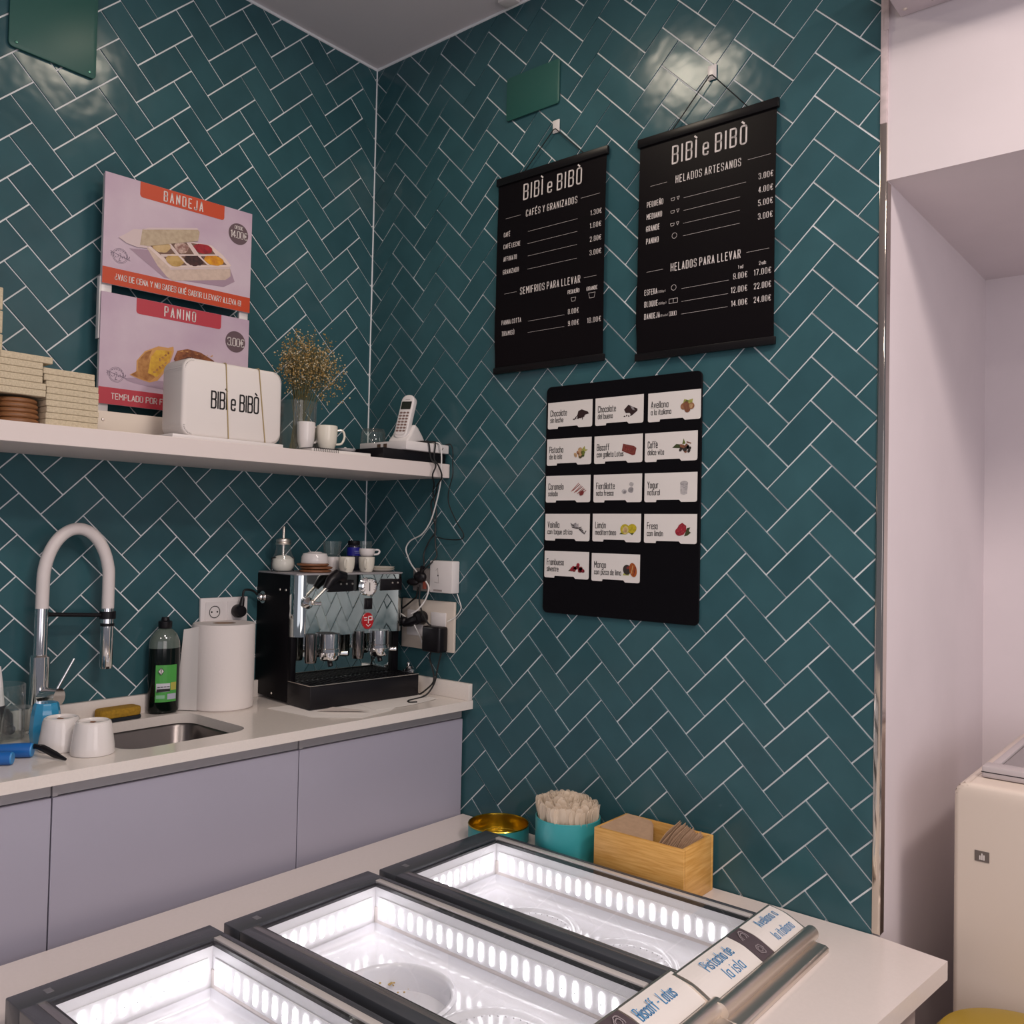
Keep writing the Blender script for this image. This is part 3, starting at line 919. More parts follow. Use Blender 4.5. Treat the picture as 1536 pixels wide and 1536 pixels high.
# ------------------------------------------------------------------ espresso machine
RX90 = Matrix.Rotation(PI / 2, 4, 'X')
em = thing('espresso_machine', 'black two-group espresso machine with mirror steel front', 'coffee machine', (.328, -.483, WZ + .003), math.radians(84.5))
shell = []
for a in range(0, 91, 15):
    shell.append((.034 - .034 * math.sin(math.radians(90 - a)), .124 - .034 * math.cos(math.radians(90 - a))))
left_arc = [(0, .1276)] + [(.034 - .034 * math.cos(math.radians(a)), .124 - .034 * math.sin(math.radians(a))) for a in range(0, 91, 10)] + [(.0348, .0905), (.10, .0876)]
out = left_arc + [(.33, .0772), (.3732, .0752)] + [(.374 + .034 * math.sin(math.radians(a)), (.124 - .0490 * math.cos(math.radians(a)))) for a in range(0, 91, 10)]
inn = [(.404, .128), (.004, .128)]
obj('front_shell', G().prism(out + inn, .204, .392, 'z'), M['mirror'], em, sharp=25)
obj('body', G().box(.0, .408, .128, .345, .006, .392, .004, 2), M['matblack'], em)
g = G().box(.0, .018, .112, .13, .065, .204, .001).box(.385, .408, .112, .13, .065, .204, .001).box(.018, .385, .126, .13, .098, .106)
obj('side_post', g, M['matblack'], em)
obj('back_plate', G().box(.018, .385, .1245, .1275, .066, .204), M['mirror'], em)
obj('top_tray', G().box(.002, .406, .095, .345, .392, .397, .001), M['gola'], em)
dt = obj('drip_tray', G().box(0, .408, 0, .128, 0, .066, .002).box(0, .408, 0, .006, .066, .0695, .001).box(0, .006, 0, .128, .066, .0695, .001).box(.402, .408, 0, .128, .066, .0695, .001), M['black'], em)
g = G()
for k in range(22):
    g.box(.012 + k * .0176, .020 + k * .0176, .01, .115, .066, .068)
obj('drip_grid', g, M['matblack'], dt)
obj('steel_rim', G().box(-.0005, .4085, -.0006, .0008, .0685, .0705).box(-.0006, .0008, 0, .125, .0685, .0705), M['steel'], dt)
for x in (.112, .300):
    gh = obj('group_head', G().lathe([(0, .128), (.0, .128), (.026, .130), (.029, .136), (.029, .152), (.0335, .153), (.0335, .166), (.031, .168), (.031, .212), (0, .212)], 30, (x, .075, 0)), M['chrome'], em)
    obj('portafilter', G().lathe([(.030, .146), (.037, .147), (.038, .155), (.030, .157)], 30, (x, .075, 0), close=True).cyl((x + .03, .055, .150), (x + .047, .045, .150), .008, .009).cyl((x - .034, .06, .15), (x - .04, .058, .15), .007), M['chrome'], gh)
    obj('spout', G().tube([(x, .075, .132), (x, .07, .122), (x, .066, .112)], .008, 10), M['black'], gh)
for x in (.052, .226):
    obj('hot_water_outlet', G().lathe([(0, .122), (.017, .125), (.019, .135), (.019, .212), (0, .212)], 24, (x, .085, 0)), mat('dark_chrome', (0.22, 0.20, 0.19), 0.12, metal=1), em)
ga = obj('pressure_gauge', G().lathe([(0, 0), (.022, 0), (.0285, .002), (.0295, .012), (.026, .014), (.024, .011)], 32, (.256, .083, .353), RX90), M['chrome'], em)
gd_ = obj('dial', G().lathe([(.0245, .0105), (0, .0108)], 28, (.256, .083, .353), RX90), M['paper'], ga)
g = G()
strokes(g, [(.2565, .340), (.2560, .366)], .003, .0715)
for a in range(-120, 121, 24):
    r = math.radians(a)
    strokes(g, [(.256 + .019 * math.sin(r), .353 + .019 * math.cos(r)), (.256 + .0225 * math.sin(r), .353 + .0225 * math.cos(r))], .0013, .0717)
obj('needle', g, M['ink'], gd_)
for nm, x0, x1, z0, z1 in (('switch_panel', .107, .216, .339, .377), ('switch_panel', .302, .388, .339, .377)):
    yp = .083 if x0 < .2 else .074
    pn = obj(nm, G().box(x0, x1, yp, .094, z0, z1, .002), M['black'], em)
    g = G()
    for k in range(3 if x0 < .2 else 2):
        g.lathe([(.0035, 0), (.003, .002), (0, .0024)], 12, (x0 + .046 + k * .022, yp, .3635), RX90)
    obj('indicator_light', g, M['steel'], pn)
sw = obj('rocker_switch', G().box(.2435, .272, .076, .092, .280, .316, .002).box(.249, .267, .073, .078, .286, .310, .003), M['black'], em)
bg = obj('badge', G().prism(ell(.257, .243, .022, .0265), .0775, .0905, 'y', .001, 1), mat('red_enamel', (0.42, 0.012, 0.018), 0.3), em)
g = G()
strokes(g, [(.241, .254), (.252, .254)], .0032, .0770)
strokes(g, [(.242, .246), (.252, .246)], .0022, .0770)
strokes(g, [(.258, .236), (.258, .257), (.272, .257), (.272, .246), (.262, .246)], .0034, .0770)
strokes(g, [(.250, .232), (.258, .226), (.266, .232)], .0022, .0770)
obj('badge_print', g, M['whiteink'], bg)
kn = obj('steam_knob', G().lathe([(0, 0), (.014, .0), (.0175, .006), (.0175, .02), (.012, .026), (.008, .034), (0, .034)], 20, (.030, .090, .309), RX90).cyl((.03, .06, .309), (.062, .052, .308), .0055), M['chrome'], em)
obj('steam_lever', G().cyl((.036, .058, .312), (.090, .055, .362), .0038).ball((.036, .058, .312), .008), M['steel'], kn)
obj('lever_grip', G().tube([(.082, .058, .352), (.10, .06, .376), (.125, .062, .392), (.150, .066, .388), (.158, .07, .372)], [.010, .016, .019, .017, .010], 12), M['black'], kn)
obj('side_valve', G().ball((-.010, .285, .315), .013).cyl((-.004, .285, .315), (.002, .285, .315), .02), M['chrome'], em)
g = G()
for x in (.012, .06, .32, .37):
    g.cyl((x + .01, .02 if x < .3 else .02, -.003), (x + .01, .02, .001), .012)
for p in ((-.0005, .15, .345), (-.0005, .185, .345), (-.0005, .22, .02)):
    g.lathe([(.004, 0), (.003, .0018), (0, .002)], 10, p, Matrix.Rotation(-PI / 2, 4, 'Y'))
obj('screw', g, M['steel'], em)


def on_machine(x, y, z=.397):
    a = math.radians(84.5)
    return (.328 + x * math.cos(a) - y * math.sin(a), -.483 + x * math.sin(a) + y * math.cos(a), WZ + .003 + z)


sj = thing('sugar_shaker', 'round glass sugar shaker with steel lid and pouring tube', 'sugar dispenser', on_machine(.045, .25))
obj('glass', G().lathe([(0, .002), (.026, .002), (.035, .012), (.037, .025), (.034, .042), (.026, .058), (.022, .075), (.0215, .088)], 28), M['glass'], sj)
obj('sugar', G().lathe([(0, .0035), (.0255, .0035), (.0335, .013), (.0355, .025), (.033, .040), (.02, .05), (0, .053)], 24), mat('white_sugar', (0.74, 0.70, 0.64), 0.95, bump=.3, bscale=400), sj)
ld = obj('lid', G().lathe([(0, .086), (.0235, .086), (.0245, .09), (.0225, .095), (.0235, .098), (.022, .103), (.012, .106), (0, .106)], 28), M['steel'], sj)
obj('pouring_tube', G().tube([(0, 0, .04), (0, 0, .135), (-.003, .002, .142)], .0048, 12), M['steel'], ld)
obj('wire_clip', G().tube(smooth([(.02, -.034, .0), (.0, -.041, .0), (.0, -.041, .036), (.0, -.036, .044), (-.0, .036, .044), (0, .041, .036), (0, .041, 0)], 4), .0016, 8), M['black'], sj)

stk = [(.118, .175, .050, 0.0), (.124, .180, .051, .010), (.110, .178, .050, .020)]
co0 = None
for k, (x, y, r, dz) in enumerate(stk):
    lab = ['brown wooden coaster at the bottom of the pile on the machine', 'brown wooden coaster in the middle of the pile on the machine', 'brown wooden coaster on top of the pile, under the white bowl'][k]
    o = obj('coaster', G().lathe([(0, 0), (r - .004, 0), (r, .003), (r, .0065), (r - .006, .008), (r - .009, .0055), (0, .0055)], 36), M['brownwood'])
    o.location = on_machine(x, y, .3975 + dz)
    tag(o, lab, 'coaster', 'wooden coasters on the machine')
bw = thing('bowl', 'small white bowl upside down on the wooden coasters', 'bowl', on_machine(.118, .180, .4257))
obj('body', G().lathe([(.0425, 0), (.0435, .002), (.042, .02), (.037, .031), (.022, .034), (.020, .036), (.018, .034), (0, .033)], 36), M['ceramic'], bw)


def cup(label, loc, rz, h=.05, r=.027, m='cream_ceramic', name='espresso_cup', group='espresso cups', handle=True, c='cup'):
    o = thing(name, label, c, loc, rz, group)
    obj('body', G().lathe([(0, .003), (r * .62, .003), (r * .66, 0), (r * .72, .001), (r * .92, h * .3), (r, h * .7), (r, h - .0012), (r - .0014, h), (r - .003, h - .002), (r * .88, h * .35), (r * .6, .006), (0, .006)], 32), M[m], o)
    if handle:
        obj('handle', G().tube(smooth([(r * .96, 0, h * .82), (r * 1.5, 0, h * .84), (r * 1.72, 0, h * .6), (r * 1.45, 0, h * .3), (r * .88, 0, h * .24)], 5), .0034, 10), M[m], o)
    return o


a0 = math.radians(84.5)
cup('white espresso cup with its handle towards the wooden coasters', on_machine(.212, .14), a0 - 2.3, .05, .0265)
cup('white espresso cup under another one, in front of the blue-labelled jar', on_machine(.290, .14), a0 - 2.3, .05, .0265)
cup('grey-white espresso cup stacked upside-up on another, handle towards the saucers', on_machine(.292, .142, .448), a0 - .2, .026, .0262, 'ceramic')
cup('white handleless cup between the bowl and the espresso cups', on_machine(.205, .215), 0, .048, .029, 'ceramic', 'beaker', 'cups on the machine', False)
gl = thing('drinking_glass', 'clear glass standing on the white handleless cup', 'glass', on_machine(.205, .215, .446), 0, 'clear glasses on the machine')
obj('body', G().lathe([(0, .002), (.024, .002), (.026, .006), (.030, .05), (.0285, .05), (.0245, .007), (0, .006)], 28), M['glass'], gl)
jb = thing('jar', 'dark jar with blue label behind the espresso cups', 'jar', on_machine(.325, .265), a0)
obj('body', G().lathe([(0, 0), (.022, 0), (.023, .003), (.023, .08), (.018, .088), (0, .088)], 26), mat('dark_jar', (0.02, 0.02, 0.035), 0.15, coat=.4), jb)
obj('lid', G().lathe([(0, .086), (.020, .086), (.021, .088), (.021, .099), (.019, .101), (0, .101)], 26), M['black'], jb)
lbm = G()
lbm.lathe([(.0234, .050), (.0234, .078)], 30)
obj('label', lbm, mat('blue_label', (0.012, 0.012, 0.26), 0.4), jb)
g = G()
for z, w in ((.058, .02), (.064, .022)):
    for k in range(6):
        x = -w / 2 + w * k / 6
        f = lambda q: -math.sqrt(.0238 ** 2 - q * q)
        g.face([(x, f(x), z), (x + w / 8, f(x + w / 8), z), (x + w / 8, f(x + w / 8), z + .0022), (x, f(x), z + .0022)])
obj('label_print', g, mat('pale_blue_print', (.35, .4, .7), .5), jb)
gl2 = dup(gl, 'clear tall glass beside the dark jar with blue label', on_machine(.36, .255))
gl2.scale = (.9, .9, 2.0)
for k, lab in enumerate(['white saucer at the bottom of the pair on the machine', 'white saucer on top of the pair on the machine']):
    o = obj('saucer', G().lathe([(0, .0015), (.022, .0015), (.024, 0), (.026, .001), (.040, .005), (.0455, .009), (.0445, .0102), (.030, .0055), (0, .004)], 36), M['cream_ceramic'])
    o.location = on_machine(.361, .155, .3975 + .0062 * k)
    tag(o, lab, 'saucer', 'saucers on the machine')

for k, (pts, z, lab) in enumerate([([(.205, -.545), (.40, -.532), (.505, -.435), (.487, -.31), (.40, -.16), (.24, -.16)], WZ + .0004, 'white paper sheet under the espresso machine, its corner towards the worktop edge'),
                                   ([(.24, -.30), (.455, -.335), (.470, -.21), (.45, -.07), (.27, -.065)], WZ + .0014, 'second white paper sheet under the espresso machine, nearer the cable loop')]):
    tag(obj('paper_sheet', G().prism(pts, z, z + .0007, 'z'), M['paper']), lab, 'paper', 'paper sheets under the machine')
tag(obj('napkin', G().face([(.352, -.475, WZ + .003), (.372, -.40, WZ + .003), (.47, -.372, WZ + .006), (.40, -.455, WZ + .020)]).face([(.352, -.475, WZ + .0026), (.40, -.455, WZ + .0196), (.47, -.372, WZ + .0056), (.372, -.40, WZ + .0026)]), M['paper']), 'folded white napkin corner standing up at the front of the machine', 'napkin')
pf = thing('portafilter', 'spare chrome filter holder with tan base behind the drip tray', 'filter holder', (.297, -.051, WZ))
obj('stand', G().box(-.016, .016, -.014, .014, 0, .052, .004), mat('tan_wood', (0.42, .33, .24), .6, noise=.2, nscale=40), pf)
obj('basket', G().lathe([(0, .053), (.017, .053), (.0195, .06), (.0195, .072), (.022, .073), (.022, .079), (.014, .081), (.010, .088), (0, .088)], 26).ball((-.006, 0, .094), .007), M['chrome'], pf)

# ------------------------------------------------------------------ shelf
SZ = 1.887


def sx(x, y):
    return x + .048 * y


shelf = thing('wall_shelf', 'long thick white shelf across the tiled wall, ending at the corner wall', 'shelf', (0, 0, 0))
obj('board', G().prism([(.006, -.007), (.006, -2.3), (sx(.419, -2.3), -2.3), (.4187, -.007)], SZ - .0455, SZ, 'z', .001, 1), M['shelf'], shelf)

# stack of fibre-board trays
random.seed(11)
nb = 0


def tray_box(x0, x1, y0, y1, z0, z1, label, group):
    cx, cy = (x0 + x1) / 2, (y0 + y1) / 2
    o = obj('fibre_box', G().box(x0 - cx, x1 - cx, y0 - cy, y1 - cy, 0, z1 - z0 - .0006, .0014, 1), M['cork'])
    o.location = (cx, cy, z0 + .0002)
    return tag(o, label, 'box', group)


words_ = ['bottom', 'second', 'third', 'fourth', 'fifth', 'sixth', 'seventh']
z = SZ
for k in range(7):
    d = random.uniform(-.002, .002)
    tray_box(.225, .345, -1.262 + d, -1.142 + d, z, z + .0145, f'beige speckled fibre box, {words_[k]} from the shelf in the pile by the posters', 'fibre boxes by the posters')
    z += .0145
for k in range(2):
    tray_box(.225, .345, -1.268 - .002 * k, -1.152 - .001 * k, z, z + .0145, ['beige speckled fibre box set back, second from the top by the posters', 'beige speckled fibre box set back, topmost of the pile by the posters'][k], 'fibre boxes by the posters')
    z += .0145
z = SZ
ws2 = ['bottom', 'second', 'third', 'fourth', 'fifth', 'sixth', 'seventh', 'eighth', 'ninth', 'tenth']
for k in range(10):
    x0, y0, y1 = (.175, -1.395, -1.275) if k < 4 else (.215, -1.392, -1.263) if k < 6 else (.215, -1.392, -1.271) if k < 9 else (.225, -1.362, -1.250)
    tray_box(x0, x0 + (.062 if k < 4 else .13 if k < 9 else .12), y0, y1, z, z + .0155, f'beige speckled fibre box, {ws2[k]} from the shelf in the pile over the wooden discs', 'fibre boxes over the wooden discs')
    z += .0155
for k in range(4):
    tray_box(.222, .345, -1.47, -1.361, SZ + k * .0155, SZ + (k + 1) * .0155, ['beige fibre box beside the wooden discs at the picture edge, bottom one', 'beige fibre box beside the wooden discs at the picture edge, second one', 'beige fibre box beside the wooden discs at the picture edge, third one', 'beige fibre box beside the wooden discs at the picture edge, top one'][k], 'fibre boxes at the picture edge')
for k in range(3):
    tray_box(.17, .25, -1.46, -1.3235 - .001 * k, 2.0425 + k * .054, 2.0425 + k * .054 + .052, ['tall cream box, lowest of three at the picture edge above the fibre boxes', 'tall cream box, middle of three at the picture edge above the fibre boxes', 'tall cream box, highest of three at the picture edge above the fibre boxes'][k], 'cream boxes at the picture edge')
for k in range(5):
    o = obj('wooden_disc', G().lathe([(0, 0), (.041, 0), (.0445, .003), (.0445, .0075), (.041, .0105), (0, .0105)], 36), mat('disc_wood', (0.34, 0.15, 0.06), 0.45, noise=.4, nscale=30, stretch=(1, 1, 8)) if k == 0 else bpy.data.materials['disc_wood'])
    o.location = (.298 + .002 * (k % 2), -1.306 - .001 * k, SZ + .0003 + .0112 * k)
    tag(o, f'brown round wooden disc, {["bottom", "second", "middle", "fourth", "top"][k]} of the five in front of the fibre boxes', 'coaster', 'wooden discs on the shelf')

# ------------------------------------------------------------------ poster stand
pa_ = math.atan2(.435, .04)
st = thing('poster_stand', 'white upright frame on the shelf holding two food posters', 'stand', (.058, -1.014, SZ), pa_)
obj('upright', G().box(.002, .030, -.002, .010, 0, .735, .001), M['whiteplastic'], st)
obj('upright', G().box(.408, .436, -.002, .010, 0, .735, .001), M['whiteplastic'], st)
obj('side_clip', G().box(-.003, .0018, -.004, .016, 0.28, .45, .001), M['whiteplastic'], st)
rl = obj('base_rail', G().box(-.016, .452, -.055, -.043, 0, .078, .001).box(-.016, .452, -.043, .012, 0, .008, .001), mat('cream_board', (0.72, 0.64, 0.55), 0.6), st)
g = G()
for x in (-.001, .437):
    g.lathe([(.005, 0), (.0035, .002), (0, .0024)], 12, (x, -.055, .055), RX90)
obj('screw', g, M['steel'], rl)


def poster(name, label, z0, hc, title, foot, price, over, pict):
    """A landscape photo card 0.44 x 0.305 facing -y, lower left corner at local 0,0."""
    d = Vector((.058, -1.014, 0))
    o = thing(name, label, 'poster', d + Vector((math.sin(pa_) * .0065, -math.cos(pa_) * .0065, z0)), pa_, 'food posters on the stand')
    W, Hh = .437, .305
    obj('card', G().box(0, W, -.004, 0, 0, Hh, .0005, 1), mat(name + '_card', (0.60, 0.49, 0.56), 0.45, noise=.10, nscale=5, color2=(0.50, 0.37, 0.47)), o)
    cm = mat(name + '_band', hc, 0.5)
    hb = G()
    hb.flat([(.095, Hh - .0005), (.095, Hh - .036)] + [(.095 + .008 * (1 - math.cos(t)), Hh - .036 - .008 * math.sin(t)) for t in (0.5, 1.0, 1.57)] + [(.338 + .008 * math.sin(t), Hh - .044 + .008 * (1 - math.cos(t))) for t in (0, .5, 1.0, 1.57)] + [(.346, Hh - .0005)], -.0045)
    obj('header_band', hb, cm, o, flat=True)
    obj('footer_band', G().flat([(.0005, .0005), (W - .0005, .0005), (W - .0005, .046), (.0005, .046)], -.0045), cm, o, flat=True)
    bd = obj('price_badge', G().flat(ell(.393, .232, .032, .032, 0, 40), -.0045), mat('plum_badge', (0.115, 0.072, 0.085), .5), o, flat=True)
    t = G()
    text(t, title, .2205, Hh - .036, .027, -.0050, wt=.12, gap=.42, xs=.82, center=True)
    text(t, foot, .2205, .0155, .0155, -.0050, wt=.13, gap=.17, center=True, w=.372)
    text(t, price, .3945, .2195, .020 if over else .0225, -.0050, wt=.12, gap=.14, center=True, w=.052)
    if over:
        text(t, over, .3935, .2465, .009, -.0050, wt=.15, gap=.14, center=True, w=.026)
    obj('lettering', t, M['whiteink'], o, flat=True)
    lg = G()
    cx, cz = .046, .083
    for r in (.0205, .0175):
        strokes(lg, ell(cx, cz, r, r, 0, 30), .0008, -.0046, True)
    for k in range(9):
        x = cx - .026 + k * .006
        strokes(lg, [(x, cz + .006 * math.sin(k * 2.1) + .002), (x + .004, cz + .006 * math.cos(k * 1.7)), (x + .002, cz - .005)], .0011, -.0047)
    strokes(lg, [(cx - .026, cz + .009), (cx - .012, cz + .004), (cx + .01, cz - .002), (cx + .028, cz - .008)], .0012, -.0047)
    strokes(lg, [(cx, cz - .006), (cx - .003, cz - .014), (cx + .003, cz - .013)], .0015, -.0047)
    for k in range(5):
        strokes(lg, [(cx - .012 + k * .006, cz + .011 + .003 * math.sin(k)), (cx - .009 + k * .006, cz + .014)], .0012, -.0047)
    obj('logo_print', lg, mat(name + '_logo_ink', (0.19, 0.15, 0.20), .7), o, flat=True)
    pict(o)
    return o


pm = {}


def pmat(n, c, c2=None, s=60):
    if n not in pm:
        pm[n] = mat('print_' + n, c, .45, noise=.3 if c2 else 0, nscale=s, color2=c2)
    return pm[n]


def tray_picture(o):
    mats = [pmat('lid', (.50, .40, .28), (.42, .32, .22), 90), pmat('lid_top', (.62, .50, .50)), pmat('tray', (.62, .48, .40), (.54, .41, .34), 90), pmat('tray_rim', (.72, .58, .54)),
            pmat('vanilla', (.60, .43, .22), (.48, .32, .14), 50), pmat('stracciatella', (.66, .50, .42), (.25, .12, .10), 90), pmat('raspberry', (.38, .008, .02), (.22, .004, .012), 60),
            pmat('caramel', (.55, .36, .13), (.40, .24, .06), 50), pmat('chocolate', (.06, .015, .012), (.02, .006, .006), 120), pmat('mango', (.72, .34, .01), (.50, .16, .01), 50), pmat('shade', (.36, .25, .32)), pmat('hollow', (.16, .085, .06))]
    g = G()
    y = -.0046

    def L(i, pts, k):
        g.mi = i
        g.flat(pts, y - .00018 * k)
    L(10, [(.070, .110), (.17, .050), (.35, .062), (.385, .085), (.37, .12), (.2, .13)], 0)
    L(2, [(.113, .130), (.150, .080), (.178, .054), (.196, .047), (.355, .084), (.371, .098), (.370, .118), (.366, .128), (.300, .150), (.20, .150)], 1)
    L(3, [(.113, .131), (.186, .082), (.366, .126), (.372, .131), (.345, .156), (.308, .176), (.24, .172)], 2)
    L(1, [(.184, .0805), (.367, .1245), (.367, .1205), (.186, .0765)], 3)
    for q in ([(.127, .131), (.160, .111), (.203, .123), (.172, .152)], [(.166, .109), (.190, .089), (.238, .101), (.209, .121)], [(.180, .153), (.211, .126), (.256, .137), (.232, .166)],
              [(.217, .123), (.245, .103), (.298, .116), (.268, .135)], [(.242, .168), (.264, .139), (.322, .152), (.300, .174)], [(.276, .137), (.305, .118), (.358, .130), (.330, .150)]):
        L(11, q, 3)
    for i, k, poly in ((4, 5, ell(.160, .136, .027, .016, .25, 22, .12, 1)), (5, 5, ell(.218, .148, .022, .016, .2, 22, .18, 2)), (6, 5, ell(.282, .160, .030, .014, .12, 22, .08, 3)),
                       (7, 6, ell(.200, .107, .028, .017, .2, 22, .16, 4)), (8, 6, ell(.256, .120, .031, .016, .15, 26, .2, 5)), (9, 6, ell(.317, .134, .030, .015, .1, 22, .12, 6))):
        L(i, poly, k)
    for k, q in enumerate(([(.158, .110), (.335, .152), (.335, .156), (.158, .114)], [(.176, .154), (.181, .155), (.216, .122), (.243, .100), (.237, .099), (.210, .120)], [(.238, .168), (.243, .169), (.274, .136), (.304, .115), (.298, .114), (.268, .134)])):
        L(3, q, 7 + k)
    L(1, [(.040, .133), (.062, .122), (.092, .118), (.120, .122), (.112, .172), (.080, .166), (.062, .150)], 10)
    L(0, [(.098, .126), (.104, .172), (.120, .178), (.262, .214), (.270, .206), (.266, .178), (.235, .168), (.120, .128)], 11)
    L(1, [(.104, .170), (.120, .180), (.262, .216), (.266, .212), (.122, .175)], 12)
    obj('food_picture', g, mats, o, flat=True)


def pastry_picture(o):
    mats = [pmat('crust', (.46, .22, .06), (.28, .10, .02), 70), pmat('custard', (.66, .40, .03), (.50, .24, .02), 55), pmat('dark_crust', (.30, .10, .03), (.14, .035, .01), 80), pmat('dark_filling', (.05, .012, .01), (.10, .03, .02), 90), pmat('shade2', (.38, .28, .36)), pmat('crust_rim', (.58, .30, .09))]
    g = G()
    y = -.0046

    def L(i, pts, k):
        g.mi = i
        g.flat(pts, y - .00018 * k)
    L(4, ell(.20, .070, .13, .012, -.04, 26), 0)
    L(5, [(.082, .088), (.112, .079), (.138, .074), (.160, .082), (.182, .112), (.198, .148), (.205, .172), (.203, .186), (.188, .180), (.160, .180), (.122, .160), (.100, .130), (.100, .100)], 1)
    L(0, [(.086, .089), (.115, .080), (.138, .077), (.152, .090), (.140, .118), (.135, .148), (.142, .166), (.124, .157), (.104, .130), (.104, .103)], 2)
    L(1, [(.132, .100), (.158, .092), (.178, .116), (.194, .150), (.199, .172), (.182, .172), (.154, .168), (.140, .148)], 3)
    for k in range(9):
        L(0, ell(.150 + .005 * (k % 5) + .003 * k, .105 + .0075 * k, .0045, .003, k, 9, .4, k), 4)
    L(2, [(.205, .150), (.215, .176), (.245, .186), (.285, .182), (.325, .165), (.345, .140), (.345, .128), (.23, .125), (.213, .138)], 1)
    L(3, [(.224, .152), (.250, .164), (.285, .162), (.300, .150), (.285, .134), (.238, .136)], 2)
    for k in range(7):
        L(0, ell(.236 + k * .009, .146 + .006 * math.sin(k * 2), .003, .002, k, 8, .4, k), 3)
        L(5, [(.222 + .015 * k, .174 + .004 * math.sin(k)), (.232 + .015 * k, .178 + .003 * math.cos(k)), (.232 + .015 * k, .1765)], 3)
    L(3, [(.196, .098), (.212, .112), (.226, .104), (.220, .086)], 2)
    obj('food_picture', g, mats, o, flat=True)


poster('food_poster', 'poster with orange bands of an open tray of six ice creams, upper one', 2.3175, (0.52, 0.055, 0.012), 'BANDEJA', '¿VAS DE CENA Y NO SABES QUÉ SABOR LLEVAR? ¡LLEVA 6!', '14.00€', 'DESDE', tray_picture)
poster('food_poster', 'poster with red-pink bands of two filled pastries, lower one', 1.990, (0.45, 0.035, 0.055), 'PANINO', 'TEMPLADO POR FUERA, FRESCO POR DENTRO', '3.00€', None, pastry_picture)

# white box with bands on a thin tray
tr = tag(obj('thin_tray', G().prism([(.12, -.95), (.12, -.63), (.366, -.628), (.352, -.955)], SZ + .0003, SZ + .0115, 'z', .0025, 2), M['whiteplastic']), 'thin white tray under the white box with elastic bands', 'tray')
wb = thing('ice_cream_box', 'white foam box with black lettering and two elastic bands', 'box', (.322, -.914, SZ + .0118), math.radians(87.4))
g = G()
g.prism(rrect(0, .300, 0, .207, .030, 8), 0, .115, 'y', .010, 3)
obj('body', g, mat('white_foam', (0.74, 0.69, 0.66), 0.55), wb, sharp=50)
t = G()
text(t, 'BIBÌ e BIBÒ', .082, .082, .044, -.0006, w=.141, wt=.10, gap=.2, space=.26)
obj('lettering', t, M['ink'], wb, flat=True)
for xa, xb in ((.121, .134), (.222, .247)):
    obj('elastic_band', G().tube([(xa, -.0012, .205), ((xa + xb) / 2, -.0015, .1), (xb, -.0012, .002), (xb, .05, -.0002), (xb, .115, .002), (xa, .1165, .1), (xa, .113, .205), (xa, .06, .2085), (xa, .003, .2075)], .0016, 8, True), mat('tan_rubber', (.36, .27, .12), .6), wb)

# vase with dried flowers
vs = thing('glass_vase', 'straight clear glass vase holding dried flowers', 'vase', (.262, -.505, SZ))
obj('glass', G().lathe([(0, .008), (.050, .008), (.0525, .012), (.0555, .155), (.054, .155), (.051, .014), (.049, .002), (0, .002)], 40), M['glass'], vs)
random.seed(3)
fl = thing('dried_flowers', 'bunch of tiny dried yellow-brown flowers in the glass vase', 'flowers', (.262, -.505, SZ + .012))
sg_, bl = G(), G()
heads = []
for k in range(62):
    a, r = random.uniform(0, 2 * PI), random.uniform(0, 1) ** .5
    if k < 52:
        tip = Vector((.065 * r * math.cos(a), .012 + .068 * r * math.sin(a), .27 + .12 * random.random() * (1.15 - r)))
    else:
        tip = Vector((.02 * r * math.cos(a), .115 + .03 * r * math.sin(a), .24 + .13 * random.random()))
    b0 = Vector((.022 * math.cos(a + 2), .022 * math.sin(a + 2), .002))
    md = b0.lerp(tip, .5) * .8 + Vector((0, 0, .03))
    sg_.tube(smooth([b0, md, tip], 4), [.0011] * 3 + [.0009] * 3 + [.0007] * 3, 5)
    for q in range(34):
        off = Vector((random.gauss(0, .016), random.gauss(0, .016), random.gauss(0, .026) - .020 - (.06 * random.random() ** 2)))
        heads.append((tip + off, tip))
for p, tip in heads:
    if random.random() < .25:
        sg_.tube([tip - Vector((0, 0, .02)), p], .0004, 4)
    t_ = bmesh.new()
    bmesh.ops.create_icosphere(t_, subdivisions=1, radius=random.uniform(.0013, .0030))
    t_.transform(Matrix.Translation(p))
    bl.mi = 0 if random.random() < .62 else 1
    bl.merge(t_)
obj('stem', sg_, mat('dry_stem', (.11, .10, .04), .8), fl)
bo = obj('blossom', bl, [mat('dry_blossom', (.36, .23, .07), .9), mat('pale_blossom', (.58, .48, .30), .9)], fl)
bo['kind'] = 'stuff'

nbk = thing('spiral_notebook', 'closed white spiral notebook lying on the shelf under the cups', 'notebook', (.365, -.435, SZ), math.radians(87))
obj('pages', G().box(-.09, .125, .0, .11, .001, .0125, .001), M['paper'], nbk)
obj('cover', G().box(-.092, .127, -.001, .112, .0127, .0137).box(-.092, .127, -.001, .112, 0, .001), M['matblack'], nbk)
g = G()
for k in range(14):
    g.tube([(-.088 + k * .0065, -.004 + .006 * math.cos(q), .007 + .0075 * math.sin(q)) for q in [2 * PI * w / 10 for w in range(10)]], .0008, 5, True)
obj('spiral_ring', g, M['black'], nbk)
cup('grey-white cup beside the vase, partly seen through its glass', (.305, -.506, SZ + .014), 1.6, .078, .027, 'ceramic', group='cups on the shelf')
c1 = cup('white espresso cup on the notebook, handle towards the phone', (.328, -.446, SZ + .014), math.radians(65), .072, .031, 'cream_ceramic', group='cups on the shelf')
cup('white espresso cup behind the other one on the notebook', (.272, -.430, SZ + .014), math.radians(70), .068, .028, 'cream_ceramic', group='cups on the shelf')
